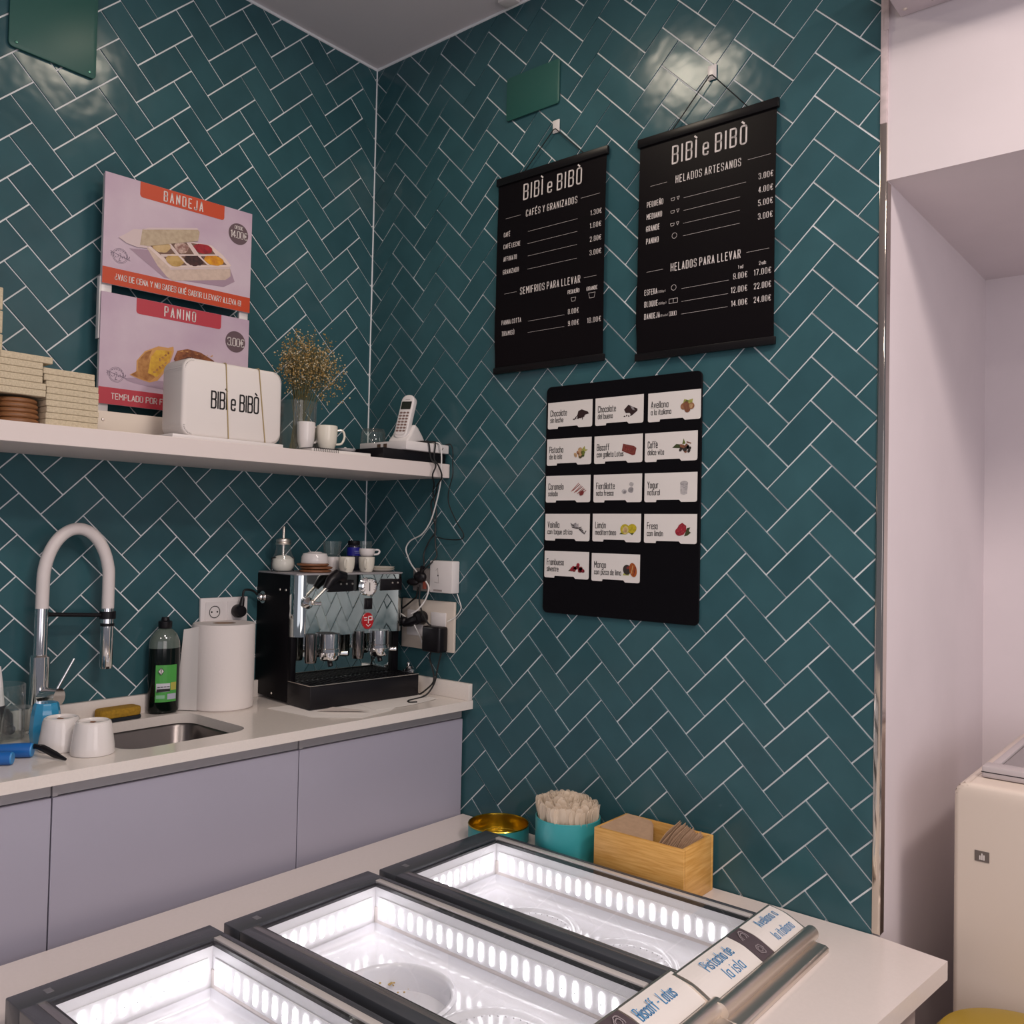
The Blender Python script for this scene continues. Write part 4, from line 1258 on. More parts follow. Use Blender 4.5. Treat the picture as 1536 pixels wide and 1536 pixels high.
o = obj('saucer', G().lathe([(0, .0015), (.020, .0015), (.022, 0), (.030, .006), (.033, .012), (.031, .0125), (.02, .006), (0, .005)], 32).ball((0, 0, .012), .006), M['ceramic'])
o.location = (.30, -.352, SZ + .014)
tag(o, 'small white saucer on the notebook beside the clear glass', 'saucer')
gl3 = thing('drinking_glass', 'clear glass upside down on the shelf behind the white router', 'glass', (.155, -.112, SZ))
obj('body', G().lathe([(.046, 0), (.047, .002), (.041, .11), (.036, .121), (0, .121)], 32).lathe([(.0435, .001), (.039, .108), (.034, .116), (0, .116)], 32), M['glass'], gl3)

bx = thing('network_box', 'flat black network box under the white router, at the shelf end', 'router', (.302, -.112, SZ))
obj('casing', G().box(-.115, .104, -.178, .098, 0, .033, .003, 2), M['black'], bx)
rt = thing('router', 'flat white router on the black box with cables round it', 'router', (.302, -.112, SZ + .0333))
obj('casing', G().box(-.105, .118, -.095, .098, 0, .0285, .003, 2), M['whiteplastic'], rt)
obj('port', G().box(-.018, -.002, -.0958, -.0945, .006, .022).box(.012, .028, -.0958, -.0945, .006, .022), mat('brown_port', (.10, .06, .04), .5), rt)
g = G()
strokes(g, [(.02, .014), (.024, .010), (.030, .018)], .0022, 0)
obj('logo_mark', g.move(Matrix.Translation((.1186, .04, 0)) @ Matrix.Rotation(PI / 2, 4, 'Z')), M['ink'], rt)

ph = thing('cordless_phone', 'white cordless phone upright in its white charging base on the router', 'phone', (.315, -.115, SZ + .0622), math.radians(16))
bs = G()
hump = [(-.042, 0), (.080, 0), (.079, .010), (.055, .034), (.026, .058), (.006, .066), (-.020, .03), (-.042, .012)]
bs.prism([(p[0], p[1]) for p in hump], -.038, .036, 'x', .007, 3)
obj('charging_base', bs, M['whiteplastic'], ph, sharp=50)
ti = Matrix.Translation((0, -.028, .012)) @ Matrix.Rotation(math.radians(-18), 4, 'X') @ Matrix.Rotation(math.radians(2), 4, 'Y')
hs = obj('handset', G().prism(rrect(-.0245, .0245, 0, .158, .022, 8), -.012, .012, 'y', .005, 3).move(ti), M['whiteplastic'], ph, sharp=50)
obj('screen', G().prism(rrect(-.0185, .0185, .104, .132, .002), -.0128, -.0120, 'y').move(ti), mat('lcd', (.012, .018, .012), .15), hs)
g = G()
for r in range(7):
    for cc in range(3):
        g.prism(rrect(-.0175 + cc * .0125, -.0075 + cc * .0125, .0235 + r * .0108, .0298 + r * .0108, .003, 3), -.0130, -.0118, 'y')
obj('keypad', g.move(ti), mat('brown_grey_keys', (.22, .14, .12), .5), hs)
g = G()
strokes(g, [(-.007, .139), (.009, .139)], .0018, -.0125)
strokes(g, smooth([(-.022, .05, 0), (-.019, .016, 0), (0, .010, 0), (.019, .016, 0), (.022, .05, 0)], 5) and [(p.x, p.y) for p in smooth([(-.0205, .05, 0), (-.017, .017, 0), (0, .0115, 0), (.017, .017, 0), (.0205, .05, 0)], 5)], .001, -.0125)
obj('handset_print', g.move(ti), mat('grey_mark', (.35, .30, .30), .6), hs)

# ------------------------------------------------------------------ green covers on the tiles
gp = thing('green_cover', 'green painted square cover high on the tiles over the poster stand', 'cover', (.0065, -1.248, 2.886), PI / 2 )
obj('panel', G().prism(rrect(0, .224, 0, .245, .012), -.007, 0, 'y', .0015, 2), M['green_panel'], gp)
g = G()
for p in ((.018, .014), (.206, .014), (.206, .225), (.018, .225)):
    g.lathe([(.0045, 0), (.003, .0016), (0, .0018)], 12, (p[0], -.007, p[1]), RX90)
obj('screw', g, mat('green_screw', (.05, .16, .13), .3, metal=.6), gp)
gp2 = thing('green_cover', 'smaller green painted cover on the tiles above the coffee menu', 'cover', (.636, -.0062, 2.972))
obj('panel', G().prism(rrect(0, .209, 0, .138, .010), -.006, 0, 'y', .0015, 2), M['green_panel'], gp2)

# ------------------------------------------------------------------ hanging menus
EUR = '€'


def menu(label, x0, x1, z0, z1, hook, group):
    """Black hanging sheet between two rails, facing -y, on the tiled wall."""
    o = thing('menu_banner', label, 'menu', (x0, -.0065, z0), 0, group)
    w, h = x1 - x0, z1 - z0
    n = 14
    g = G()
    fr, bk = [], []
    for k in range(n + 1):
        z_ = .018 + (h - .04) * k / n
        bul = .0035 * math.sin(PI * k / n) + (.004 * max(0, .25 - k / n) * math.sin(k))
        fr.append([(.006 - (.006 if .12 < k / n < .3 else 0) * .5, -.008 - bul, z_), (w - .006, -.008 - bul, z_)])
    for k in range(n):
        a, b = fr[k], fr[k + 1]
        g.face([a[0], a[1], b[1], b[0]])
        g.face([(b[0][0], b[0][1] + .0006, b[0][2]), (b[1][0], b[1][1] + .0006, b[1][2]), (a[1][0], a[1][1] + .0006, a[1][2]), (a[0][0], a[0][1] + .0006, a[0][2])])
    obj('sheet', g, mat('black_print_sheet', (0.0055, 0.004, 0.005), 0.42, spec=0.12) if 'black_print_sheet' not in bpy.data.materials else bpy.data.materials['black_print_sheet'], o)
    rm = mat('black_wood_rail', (.008, .007, .008), .35, spec=.25, noise=.2, nscale=60, stretch=(1, 8, 8)) if 'black_wood_rail' not in bpy.data.materials else bpy.data.materials['black_wood_rail']
    obj('top_rail', G().box(0, w, -.014, -.002, h - .024, h, .0015), rm, o)
    obj('bottom_rail', G().box(.002, w - .002, -.013, -.002, 0, .020, .0015), rm, o)
    hx, hz = hook[0] - x0, hook[1] - z0
    obj('cord', G().tube([(w * .255, -.008, h - .002), (hx - .004, -.009, hz - .011)], .0016, 6).tube([(hx - .004, -.009, hz - .011), (hx + .004, -.009, hz - .011)], .0016, 6).tube([(hx + .004, -.009, hz - .011), (w * .80, -.008, h - .002)], .0016, 6), M['cable_black'], o)
    k = thing('adhesive_hook', 'white adhesive hook on the tiles holding the cord of the ' + group, 'hook', (hook[0], -.0062, hook[1]))
    obj('plate', G().box(-.0125, .0125, -.003, 0, -.020, .020, .001), M['whiteplastic'], k)
    obj('hook_tip', G().tube([(0, -.003, -.014), (0, -.0055, -.0165), (0, -.0075, -.012), (0, -.0075, -.008)], .0016, 8), M['whiteplastic'], k)
    return o


YT = -.0205


def on_sheet(g, x0, z0, z1):
    """Lay flat print on the gently bulging sheet (same curve as in menu()) and move it to the banner's own space."""
    h = z1 - z0
    for v in g.bm.verts:
        k = min(1, max(0, (v.co.z - z0 - .018) / (h - .04)))
        bul = .0035 * math.sin(PI * k) + (.004 * max(0, .25 - k) * math.sin(k * 14))
        v.co = (v.co.x - x0, -.0086 - bul, v.co.z - z0)
    return g


def T(g, s, x, z, h, x2=None, y=YT, **k):
    return text(g, s, x, z, h, y, w=(x2 - x) if x2 else None, **k)


def rule(g, x, x2, z, w=.0006):
    strokes(g, [(x, z), (x2, z)], w, YT)


def cupicon(g, x, x2, z, z2, tap=.15):
    d = (x2 - x) * tap
    strokes(g, [(x, z2), (x2, z2), (x2 - d, z), (x + d, z)], .0009, YT, True)


m1 = menu('black hanging menu of coffees and iced drinks, nearer the corner, smaller price list', .608, 1.031, 2.165, 2.790, (.834, 2.903), 'coffee menu')
g = G()
T(g, 'BIBÌ e BIBÒ', .719, 2.702, .0465, .937, wt=.10, gap=.34, space=.22)
T(g, 'CAFÉS Y GRANIZADOS', .731, 2.646, .0195, .924, wt=.115, gap=.36)
for a in ((.648, .709, 2.656), (.938, 1.005, 2.656), (.740, .928, 2.597), (.740, .928, 2.559), (.742, .928, 2.520), (.742, .928, 2.479), (.650, .70, 2.416), (.956, 1.0, 2.416), (.747, .886, 2.317), (.747, .886, 2.282)):
    rule(g, *a)
for s, x, x2, z in (('CAFÉ', .643, .667, 2.598), ('CAFÉ LECHE', .643, .710, 2.560), ('AFFOGATO', .644, .697, 2.520), ('GRANIZADO', .643, .706, 2.479), ('PANNA COTTA', .641, .719, 2.319), ('TIRAMISÙ', .642, .692, 2.284)):
    T(g, s, x, z, .0135, x2, wt=.125, gap=.34)
for s, x, x2, z in (('1.30€', .975, 1.012, 2.597), ('1.80€', .974, 1.012, 2.559), ('2.80€', .975, 1.013, 2.519), ('3.00€', .975, 1.014, 2.479), ('8.00€', .900, .937, 2.317), ('9.00€', .901, .938, 2.282), ('18.00€', .970, 1.016, 2.281)):
    T(g, s, x, z, .0138, x2, wt=.125, gap=.34)
T(g, 'SEMIFRIOS PARA LLEVAR', .715, 2.405, .0205, .941, wt=.115, gap=.36)
T(g, 'PEQUEÑO', .898, 2.377, .0105, .939, wt=.15)
T(g, 'GRANDE', .966, 2.376, .0105, 1.003, wt=.15)
cupicon(g, .910, .927, 2.353, 2.364)
cupicon(g, .973, .996, 2.353, 2.368)
obj('lettering', on_sheet(g, .608, 2.165, 2.790), M['whiteink'], m1, flat=True)

m2 = menu('black hanging menu of artisan ice creams, larger, nearer the white doorway', 1.132, 1.545, 2.150, 2.776, (1.354, 2.903), 'ice cream menu')
g = G()
T(g, 'BIBÌ e BIBÒ', 1.243, 2.682, .047, 1.458, wt=.10, gap=.34, space=.22)
T(g, 'HELADOS ARTESANOS', 1.255, 2.626, .0195, 1.444, wt=.115, gap=.36)
for a in ((1.175, 1.227, 2.635), (1.464, 1.525, 2.636), (1.280, 1.460, 2.579), (1.280, 1.444, 2.544), (1.280, 1.444, 2.509), (1.280, 1.444, 2.475), (1.168, 1.22, 2.395), (1.464, 1.525, 2.395), (1.278, 1.416, 2.332), (1.278, 1.414, 2.297), (1.278, 1.413, 2.263)):
    rule(g, *a)
for s, x, x2, z in (('PEQUEÑO', 1.166, 1.216, 2.577), ('MEDIANO', 1.166, 1.213, 2.543), ('GRANDE', 1.165, 1.206, 2.509), ('PANINO', 1.166, 1.204, 2.474), ('ESFERA', 1.163, 1.202, 2.331), ('BLOQUE', 1.163, 1.204, 2.298), ('BANDEJA', 1.163, 1.211, 2.264)):
    T(g, s, x, z, .0145, x2, wt=.125, gap=.34)
for s, x, x2, z in (('(350gr)', 1.205, 1.228, 2.332), ('(500gr)', 1.207, 1.231, 2.299), ('(6 uds)', 1.214, 1.236, 2.265)):
    T(g, s, x, z, .0055, x2, wt=.125, gap=.34)
for s, x, x2, z in (('3.00€', 1.495, 1.532, 2.578), ('4.00€', 1.495, 1.532, 2.543), ('5.00€', 1.495, 1.532, 2.509), ('3.00€', 1.495, 1.532, 2.474), ('9.00€', 1.429, 1.466, 2.332), ('17.00€', 1.486, 1.530, 2.332), ('12.00€', 1.423, 1.466, 2.297), ('22.00€', 1.486, 1.530, 2.297), ('14.00€', 1.424, 1.467, 2.262), ('24.00€', 1.486, 1.530, 2.262)):
    T(g, s, x, z, .0142, x2, wt=.125, gap=.34)
T(g, 'HELADOS PARA LLEVAR', 1.245, 2.385, .0205, 1.447, wt=.115, gap=.36)
T(g, '1 ud', 1.442, 2.357, .0085, 1.455, wt=.14)
T(g, '2 uds', 1.499, 2.357, .0085, 1.517, wt=.14)
for k in range(3):
    z_ = 2.579 - .035 * k
    cupicon(g, 1.241, 1.253, z_, z_ + .007)
    strokes(g, [(1.259, z_ + .008), (1.267, z_ + .008), (1.263, z_ - .001)], .0009, YT, True)
for z_ in (2.481, 2.339):
    strokes(g, ell(1.254, z_, .0075, .0075, 0, 18), .0009, YT, True)
strokes(g, [(1.240, 2.297), (1.266, 2.297), (1.266, 2.309), (1.240, 2.309)], .0009, YT, True)
strokes(g, [(1.253, 2.297), (1.253, 2.309)], .0009, YT)
strokes(g, [(1.241, 2.263), (1.263, 2.263), (1.263, 2.274), (1.241, 2.274)], .0009, YT, True)
for x in (1.2465, 1.252, 1.2575):
    strokes(g, [(x, 2.265), (x, 2.272)], .0028, YT)
obj('lettering', on_sheet(g, 1.132, 2.150, 2.776), M['whiteink'], m2, flat=True)

# ------------------------------------------------------------------ flavour board with its cards
fb = tag(obj('flavour_board', G().prism(rrect(0, .519, 0, .677, .016), -.006, 0, 'y', .001, 1), mat('black_board', (.004, .0035, .005), .5, spec=0.1)), 'black board below the menus carrying fourteen white flavour cards', 'board')
fb.location = (.822, -.0065, 1.4285)
CW, CH = .161, .0795
cards = [
    (.830, 1.9775, 'Chocolate', 'sin leche', 'choc_curl'), (1.002, 1.9775, 'Chocolate', 'del bueno', 'choc_bar'), (1.178, 1.9765, 'Avellana', 'a la italiana', 'hazel'),
    (.829, 1.8680, 'Pistacho', 'de la isla', 'pistachio'), (1.001, 1.8675, 'Biscoff', 'con galleta Lotus', 'biscuit'), (1.170, 1.8665, 'Caffè', 'dolce vita', 'coffee'),
    (.828, 1.7575, 'Caramelo', 'salado', 'caramel'), (1.001, 1.7565, 'Fiordilatte', 'nata fresca', 'milk'), (1.171, 1.7560, 'Yogur', 'natural', 'yogurt'),
    (.828, 1.6440, 'Vainilla', 'con toque cítrico', 'vanilla'), (1.000, 1.6445, 'Limón', 'mediterráneo', 'lemon'), (1.172, 1.6440, 'Fresa', 'con limón', 'strawberry'),
    (.828, 1.5335, 'Frambuesa', 'silvestre', 'raspberry'), (.999, 1.5315, 'Mango', 'con pizca de lima', 'mango')]
IC = {n: mat('ink_' + n, c, .6, noise=.35, nscale=150) for n, c in dict(choc=(.030, .010, .010), brown=(.24, .09, .045), nut=(.34, .15, .07), cream=(.58, .36, .18), green=(.16, .20, .03), lime=(.42, .42, .10), red=(.36, .018, .035), rose=(.50, .20, .17), grey=(.34, .32, .33), pale=(.55, .52, .52), yellow=(.58, .46, .02), lightyellow=(.66, .55, .22), dark=(.04, .03, .025), biscuit=(.22, .030, .028), orange=(.40, .09, .01), leaf=(.05, .07, .02)).items()}
ICN = list(IC)


def picture(kind, g, y):
    def P(m, pts, k=0):
        g.mi = ICN.index(m)
        g.flat(pts, y - .00012 * k)

    def R(m, pts, w, k=0, closed=False):
        g.mi = ICN.index(m)
        strokes(g, pts, w, y - .00012 * k, closed)
    rnd = random.Random(len(kind) * 7 + ord(kind[0]))
    cx, cz = .122, .040
    if kind == 'choc_curl':
        P('choc', [(.108, .034), (.112, .048), (.124, .052), (.146, .044), (.150, .038), (.138, .036), (.130, .028), (.112, .026)])
        for k in range(11):
            P('choc', ell(.096 + .0035 * k, .024 + .008 * rnd.random(), .004, .0016, rnd.random() * 3, 8), 1)
    elif kind == 'choc_bar':
        P('choc', [(.098, .040), (.112, .053), (.142, .040), (.142, .034), (.124, .022), (.116, .030), (.104, .030)])
        P('grey', [(.118, .049), (.128, .046), (.134, .036), (.126, .038)], 1)
        for k in range(4):
            P('choc', ell(.100 + .007 * k, .021 + .002 * (k % 2), .003, .002, k, 7), 1)
    elif kind == 'hazel':
        P('lime', [(.108, .044), (.112, .056), (.124, .052), (.138, .055), (.136, .042), (.12, .038)])
        P('green', [(.114, .047), (.118, .054), (.126, .050), (.12, .042)], 1)
        for k, (x, z, m) in enumerate(((.110, .036, 'nut'), (.122, .028, 'brown'), (.134, .036, 'nut'), (.118, .040, 'brown'))):
            P(m, ell(x, z, .009, .009, 0, 16), 2 + k)
        P('cream', ell(.133, .036, .0055, .006, 0, 14), 7)
    elif kind == 'pistachio':
        P('lime', [(.126, .042), (.138, .054), (.140, .044), (.150, .042), (.136, .036)])
        for k in range(13):
            P(('cream', 'green', 'nut', 'cream', 'leaf')[k % 5], ell(.105 + .035 * rnd.random(), .024 + .022 * rnd.random(), .0075, .005, rnd.random() * 3, 12), 1 + k % 6)
    elif kind == 'biscuit':
        P('biscuit', [(.094, .034), (.098, .054), (.134, .046), (.142, .040), (.138, .022), (.130, .020)])
        R('brown', [(.100, .036), (.103, .049), (.136, .041), (.133, .026)], .0012, 1, True)
        for k in range(4):
            R('brown', [(.108 + .007 * k, .040 - .0018 * k), (.111 + .007 * k, .036 - .0018 * k)], .0014, 1)
    elif kind == 'coffee':
        P('leaf', [(.086, .036), (.098, .046), (.112, .044), (.110, .034)])
        P('green', [(.116, .044), (.120, .060), (.126, .046)], 1)
        for k in range(16):
            P('dark' if k % 4 else 'brown', ell(.108 + .034 * rnd.random(), .025 + .018 * rnd.random(), .0055, .0042, rnd.random() * 3, 10), 2 + k % 5)
        R('brown', [(.13, .05), (.142, .046)], .003, 2)
    elif kind == 'caramel':
        for k in range(7):
            R('biscuit' if k % 2 else 'rose', [(.094 + .0055 * k, .032 - .0018 * k + .004 * (k % 2)), (.120 + .0045 * k, .056 - .0035 * k)], .0022, k)
        P('biscuit', ell(.132, .026, .008, .006, .6, 10, .4, 2), 8)
    elif kind == 'milk':
        for k, (x, z, r, m) in enumerate(((.104, .030, .008, 'pale'), (.126, .034, .009, 'grey'), (.128, .050, .007, 'pale'), (.107, .029, .005, 'grey'))):
            P(m, ell(x, z, r, r * .9, 0, 12, .2, k), k)
    elif kind == 'yogurt':
        P('pale', [(.112, .022), (.111, .050), (.134, .050), (.132, .022), (.122, .019)])
        P('grey', ell(.1225, .050, .0118, .006, 0, 20), 1)
        P('pale', ell(.1225, .0505, .0105, .0048, 0, 20), 2)
        R('grey', [(.116, .042), (.124, .038), (.130, .042)], .0014, 3)
    elif kind == 'vanilla':
        for k in range(4):
            R('dark' if k % 2 else 'grey', [(.094 + .002 * k, .052 - .004 * k), (.118, .040 - .001 * k), (.142 - .003 * k, .026 + .005 * k)], .0022, k)
        P('grey', [(.104, .050), (.114, .054), (.118, .042), (.110, .040)], 4)
        P('pale', [(.112, .044), (.122, .052), (.124, .040)], 5)
        R('dark', [(.126, .034), (.144, .022), (.150, .030)], .0024, 6)
    elif kind == 'lemon':
        P('leaf', [(.092, .022), (.100, .030), (.106, .022)])
        P('leaf', [(.118, .030), (.140, .026), (.134, .020)])
        P('yellow', ell(.133, .038, .015, .013, .2, 20), 1)
        P('yellow', ell(.110, .036, .015, .0145, 0, 20), 2)
        P('lightyellow', ell(.112, .034, .010, .011, 0, 20), 3)
        P('cream', ell(.112, .034, .006, .007, 0, 14), 4)
    elif kind == 'strawberry':
        P('leaf', [(.124, .020), (.132, .042), (.142, .044), (.138, .034), (.144, .030), (.134, .022)])
        P('red', [(.098, .032), (.108, .050), (.118, .056), (.130, .048), (.130, .034), (.122, .024), (.106, .022)], 1)
        P('red', ell(.110, .032, .013, .011, 0, 16), 2)
        for k in range(8):
            P('rose', ell(.102 + .024 * rnd.random(), .026 + .024 * rnd.random(), .0009, .0009, 0, 6), 3)
    elif kind == 'raspberry':
        P('leaf', [(.088, .022), (.098, .030), (.104, .022)])
        P('leaf', [(.136, .022), (.142, .030), (.148, .021)])
        for k in range(22):
            q = rnd.random()
            P('red' if k % 3 else 'biscuit', ell(.098 + .044 * q, .024 + (1 - abs(q - .5) * 2) * .026 * rnd.random(), .0058, .0052, 0, 10), 1 + k % 5)
    else:
        P('lime', [(.106, .020), (.126, .020), (.132, .030), (.112, .030)])
        P('dark', ell(.120, .036, .013, .014, .3, 18), 1)
        P('biscuit', ell(.124, .042, .006, .004, .3, 10), 2)
        P('orange', ell(.140, .036, .012, .020, .25, 22), 3)
        R('cream', [(.135, .026), (.139, .048)], .0022, 4)
        R('biscuit', [(.143, .022), (.147, .044)], .003, 4)


what = {'choc_curl': 'dark chocolate shavings', 'choc_bar': 'broken chocolate bar', 'hazel': 'hazelnuts and leaves', 'pistachio': 'pistachios', 'biscuit': 'red-brown biscuit', 'coffee': 'coffee beans and leaves', 'caramel': 'red-brown caramel streaks',
        'milk': 'grey-white cream lumps', 'yogurt': 'pale yogurt pot', 'vanilla': 'vanilla pods and flower', 'lemon': 'yellow lemons', 'strawberry': 'two strawberries', 'raspberry': 'heap of raspberries', 'mango': 'mango half and lime'}
wid1 = {'Chocolate': .060, 'Avellana': .053, 'Pistacho': .050, 'Biscoff': .041, 'Caffè': .030, 'Caramelo': .055, 'Fiordilatte': .062, 'Yogur': .033, 'Vainilla': .042, 'Limón': .035, 'Fresa': .032, 'Frambuesa': .061, 'Mango': .039}
wid2 = {'sin leche': .047, 'del bueno': .050, 'a la italiana': .062, 'de la isla': .046, 'con galleta Lotus': .089, 'dolce vita': .050, 'salado': .034, 'nata fresca': .058, 'natural': .038, 'con toque cítrico': .090, 'mediterráneo': .070, 'con limón': .049, 'silvestre': .042, 'con pizca de lima': .090}
card_g = G()
outl = [(.0, CH), (.0, .006)] + [(.005 - .005 * math.cos(a), .005 - .005 * math.sin(a)) for a in (.5, 1.1)] + [(.006, 0), (.036, 0), (.038, .006), (.108, .006), (.114, 0), (CW - .006, 0), (CW - .0015, .0015), (CW, .006), (CW, CH)]
card_me = None
for x, z, l1, l2, kd in cards:
    c = thing('flavour_card', 'white card on the black board with a picture of ' + what[kd], 'card', (x, -.0129, z), 0, 'flavour cards on the board')
    if card_me is None:
        k0 = obj('card', G().prism(outl, -.0014, 0, 'y'), M['paper'], c)
        card_me = k0.data
    else:
        k0 = bpy.data.objects.new('card', card_me)
        COL.objects.link(k0)
        k0.parent = c
    g = G()
    text(g, l1, .010, .0385, .0175, -.0018, w=wid1[l1], wt=.105)
    text(g, l2, .010, .0195, .0145, -.0018, w=wid2[l2], wt=.115)
    obj('lettering', g, M['ink'], c, flat=True)
    g = G()
    picture(kd, g, -.0018)
    obj('picture', g, [IC[n] for n in ICN], c, flat=True)

# ------------------------------------------------------------------ island counter with three lit ice cream cases
IZ = 0.760
isl = thing('island_counter', 'white serving counter against the tiled wall with three lit ice cream cases let in', 'counter', (0, 0, 0))
wells = []
for k in range(3):
    dx, dy = -.0135 * k, -.428 * k
    wells.append((.835 + dx, 1.592 + dx, -.580 + dy, -.245 + dy))
outer = [(.512, -.008), (.500, -2.2), (1.80, -2.2), (1.828, -1.40), (1.957, -.030), (1.80, -.009)]
obj('countertop', G().plate(outer, [[(a, c), (b, c), (b, d), (a, d)] for a, b, c, d in wells], IZ - .040, IZ), mat('white_solid_surface', (.76, .69, .66), .16, noise=.02, nscale=120), isl, sharp=40)
obj('base', G().plate([(.545, -.03), (.54, -2.15), (1.77, -2.15), (1.79, -1.40), (1.90, -.06), (1.80, -.03)], [[(a - .02, c - .02), (b + .012, c - .02), (b + .012, d + .02), (a - .02, d + .02)] for a, b, c, d in wells], 0.0, IZ - .041), mat('white_counter_side', (.70, .62, .62), .4), isl, sharp=40)
isk = thing('wall_socket', 'round grey socket on the side of the white serving counter', 'socket', (1.8985, -.21, .672), math.radians(95.3) )
obj('plate', G().lathe([(0, 0), (.026, 0), (.028, .003), (.024, .006), (.02, .002), (0, .002)], 28, (0, 0, 0), RX90), mat('grey_socket', (.42, .36, .34), .5), isk)
obj('socket_holes', G().lathe([(.003, 0), (0, .0005)], 10, (-.008, -.0026, 0), RX90).lathe([(.003, 0), (0, .0005)], 10, (.008, -.0026, 0), RX90), M['ink'], isk)

pill_me = None
case_labels = ['lit ice cream case with glass lid nearest the tiled wall', 'lit ice cream case with glass lid between the other two, open tub inside', 'lit ice cream case with glass lid furthest from the tiled wall']
for k in range(3):
    dx, dy = -.0135 * k, -.428 * k
    cs = thing('ice_cream_case', case_labels[k], 'display case', (.787 + dx, -.208 + dy, IZ), 0, 'lit ice cream cases in the counter')
    # local: x 0..0.815 (left to right), y 0 (wall side)..-0.404
    W, D, T0 = .815, .404, .058
    fr = obj('frame', G().box(0, .060, -D, 0, 0, T0, .003, 2).box(.06, W, -.012, 0, 0, T0, .002, 2).box(.06, W, -D, -D + .030, 0, T0, .003, 2), M['case_dark'], cs)
    obj('steel_strip', G().box(.030, W - .004, -.0275, -.012, 0.001, T0 - .001, .001), M['steel_strip'], fr)
    obj('steel_strip', G().box(.012, W - .004, -D + .0305, -D + .046, 0.001, T0 - .002, .001), mat('grey_strip', (.30, .28, .28), .25, metal=.7) if k == 0 else bpy.data.materials['grey_strip'], fr)
    obj('seal', G().box(.060, .068, -D + .046, -.0275, 0.001, T0 - .007).box(.068, W - .005, -.034, -.028, 0.001, T0 - .005).box(.068, W - .005, -D + .046, -D + .052, 0.001, T0 - .005), M['case_seal'], fr)
    g = G()
    g.box(.022, .040, -D + .055, -D + .068, T0 - .0005, T0 + .0006, .0004, 1)
    obj('maker_badge', g, mat('badge_grey', (.25, .25, .26), .3, metal=.6) if k == 0 else bpy.data.materials['badge_grey'], fr)
    # liner: inner walls with a step, then the moulded insert
    xa, xb, ya, yb = .0685, W - .006, -D + .053, -.0345
    lg = G()
    zt, zb = T0 - .012, -.125
    for q in ([(xa, ya), (xb, ya)], [(xb, ya), (xb, yb)], [(xb, yb), (xa, yb)], [(xa, yb), (xa, ya)]):
        (x0, y0), (x1, y1) = q
        lg.face([(x0, y0, zt), (x1, y1, zt), (x1, y1, zb), (x0, y0, zb)])
    lg.face([(xa, ya, zb), (xb, ya, zb), (xb, yb, zb), (xa, yb, zb)])
    obj('liner', lg, M['case_white'], cs)
    tubs = [(xa + .250, (ya + yb) / 2 - .012), (xa + .520, (ya + yb) / 2 - .006)]
    RR = .126
    hole = 0 if k == 1 else None
    ig = G()
    ZI = -.064
    holes = [[(x + RR * math.cos(2 * PI * q / 40), y + RR * math.sin(2 * PI * q / 40)) for q in range(40)] for x, y in tubs]
    m_ = .030
    ig.plate([(xa + m_, ya + m_), (xb - m_, ya + m_), (xb - m_, yb - m_), (xa + m_, yb - m_)], holes, ZI - .004, ZI)
    prev = None
    for q in range(7):
        f_ = math.radians(90 * q / 6)
        o_, z_ = m_ - (m_ - .0035) * math.sin(f_), ZI + .028 * (1 - math.cos(f_))
        ring_ = [ig.bm.verts.new(p) for p in ((xa + o_, ya + o_, z_), (xb - o_, ya + o_, z_), (xb - o_, yb - o_, z_), (xa + o_, yb - o_, z_))]
        if prev:
            for w in range(4):
                ig.bm.faces.new((prev[w], prev[(w + 1) % 4], ring_[(w + 1) % 4], ring_[w]))
        prev = ring_
    obj('insert', ig, M['insert'], cs, sharp=60)
    for n, (x, y) in enumerate(tubs):
        if n == hole:
            tbm = G().lathe([(RR + .004, ZI + .0005), (RR + .006, ZI + .004), (RR + .001, ZI + .009), (RR - .005, ZI + .007), (RR - .007, ZI), (RR - .010, ZI - .045), (0, ZI - .046)], 48, (x, y, 0))
            tbo = obj('tub', tbm, M['insert'], cs, sharp=60)
            rnd = random.Random(4)
            cg = G()
            for q in range(34):
                a = rnd.choice([rnd.gauss(.2, .35), rnd.gauss(2.4, .3), rnd.gauss(5.0, .5)])
                r = RR - .014 - abs(rnd.gauss(0, .006))
                cg.ball((x + r * math.cos(a), y + r * math.sin(a), ZI - .044 + .02 * rnd.random() * (1 if r > RR - .018 else 0)), rnd.uniform(.0012, .004), 1, 1, .6, 8, 5)
            obj('ice_cream_residue', cg, mat('yellow_ice_cream', (.55, .38, .14), .6), tbo)
        else:
            lm = G().lathe([(RR + .005, ZI + .0005), (RR + .007, ZI + .004), (RR + .003, ZI + .005), (RR - .006, ZI + .005), (RR - .014, ZI + .000), (RR - .022, ZI - .001), (RR - .05, ZI + .003), (0, ZI + .005)], 64, (x, y, 0))
            tl_ = obj('tub_lid', lm, M['insert'], cs, sharp=60)
            eg = G()
            for q in range(40):
                a = 2 * PI * q / 40
                eg.ball((x + (RR - .024) * math.cos(a), y + (RR - .024) * math.sin(a), ZI + .0005), .0020, 1, 1, .8, 6, 4)
            obj('led_glint', eg, M['insert'], tl_)  # raised dots put in for the LED reflections dotting the lid
    sl = obj('led_strip', G().box(xa + .012, xb - .01, yb - .003, yb - .001, -.028, .026).box(xa + .001, xa + .003, ya + .012, yb - .012, -.028, .026), M['case_white'], cs)
    pts = [(xa + .030 + .0312 * n, yb - .0035, 0) for n in range(22)] + [(xa + .0035, yb - .030 - .0262 * n, 1) for n in range(10)]
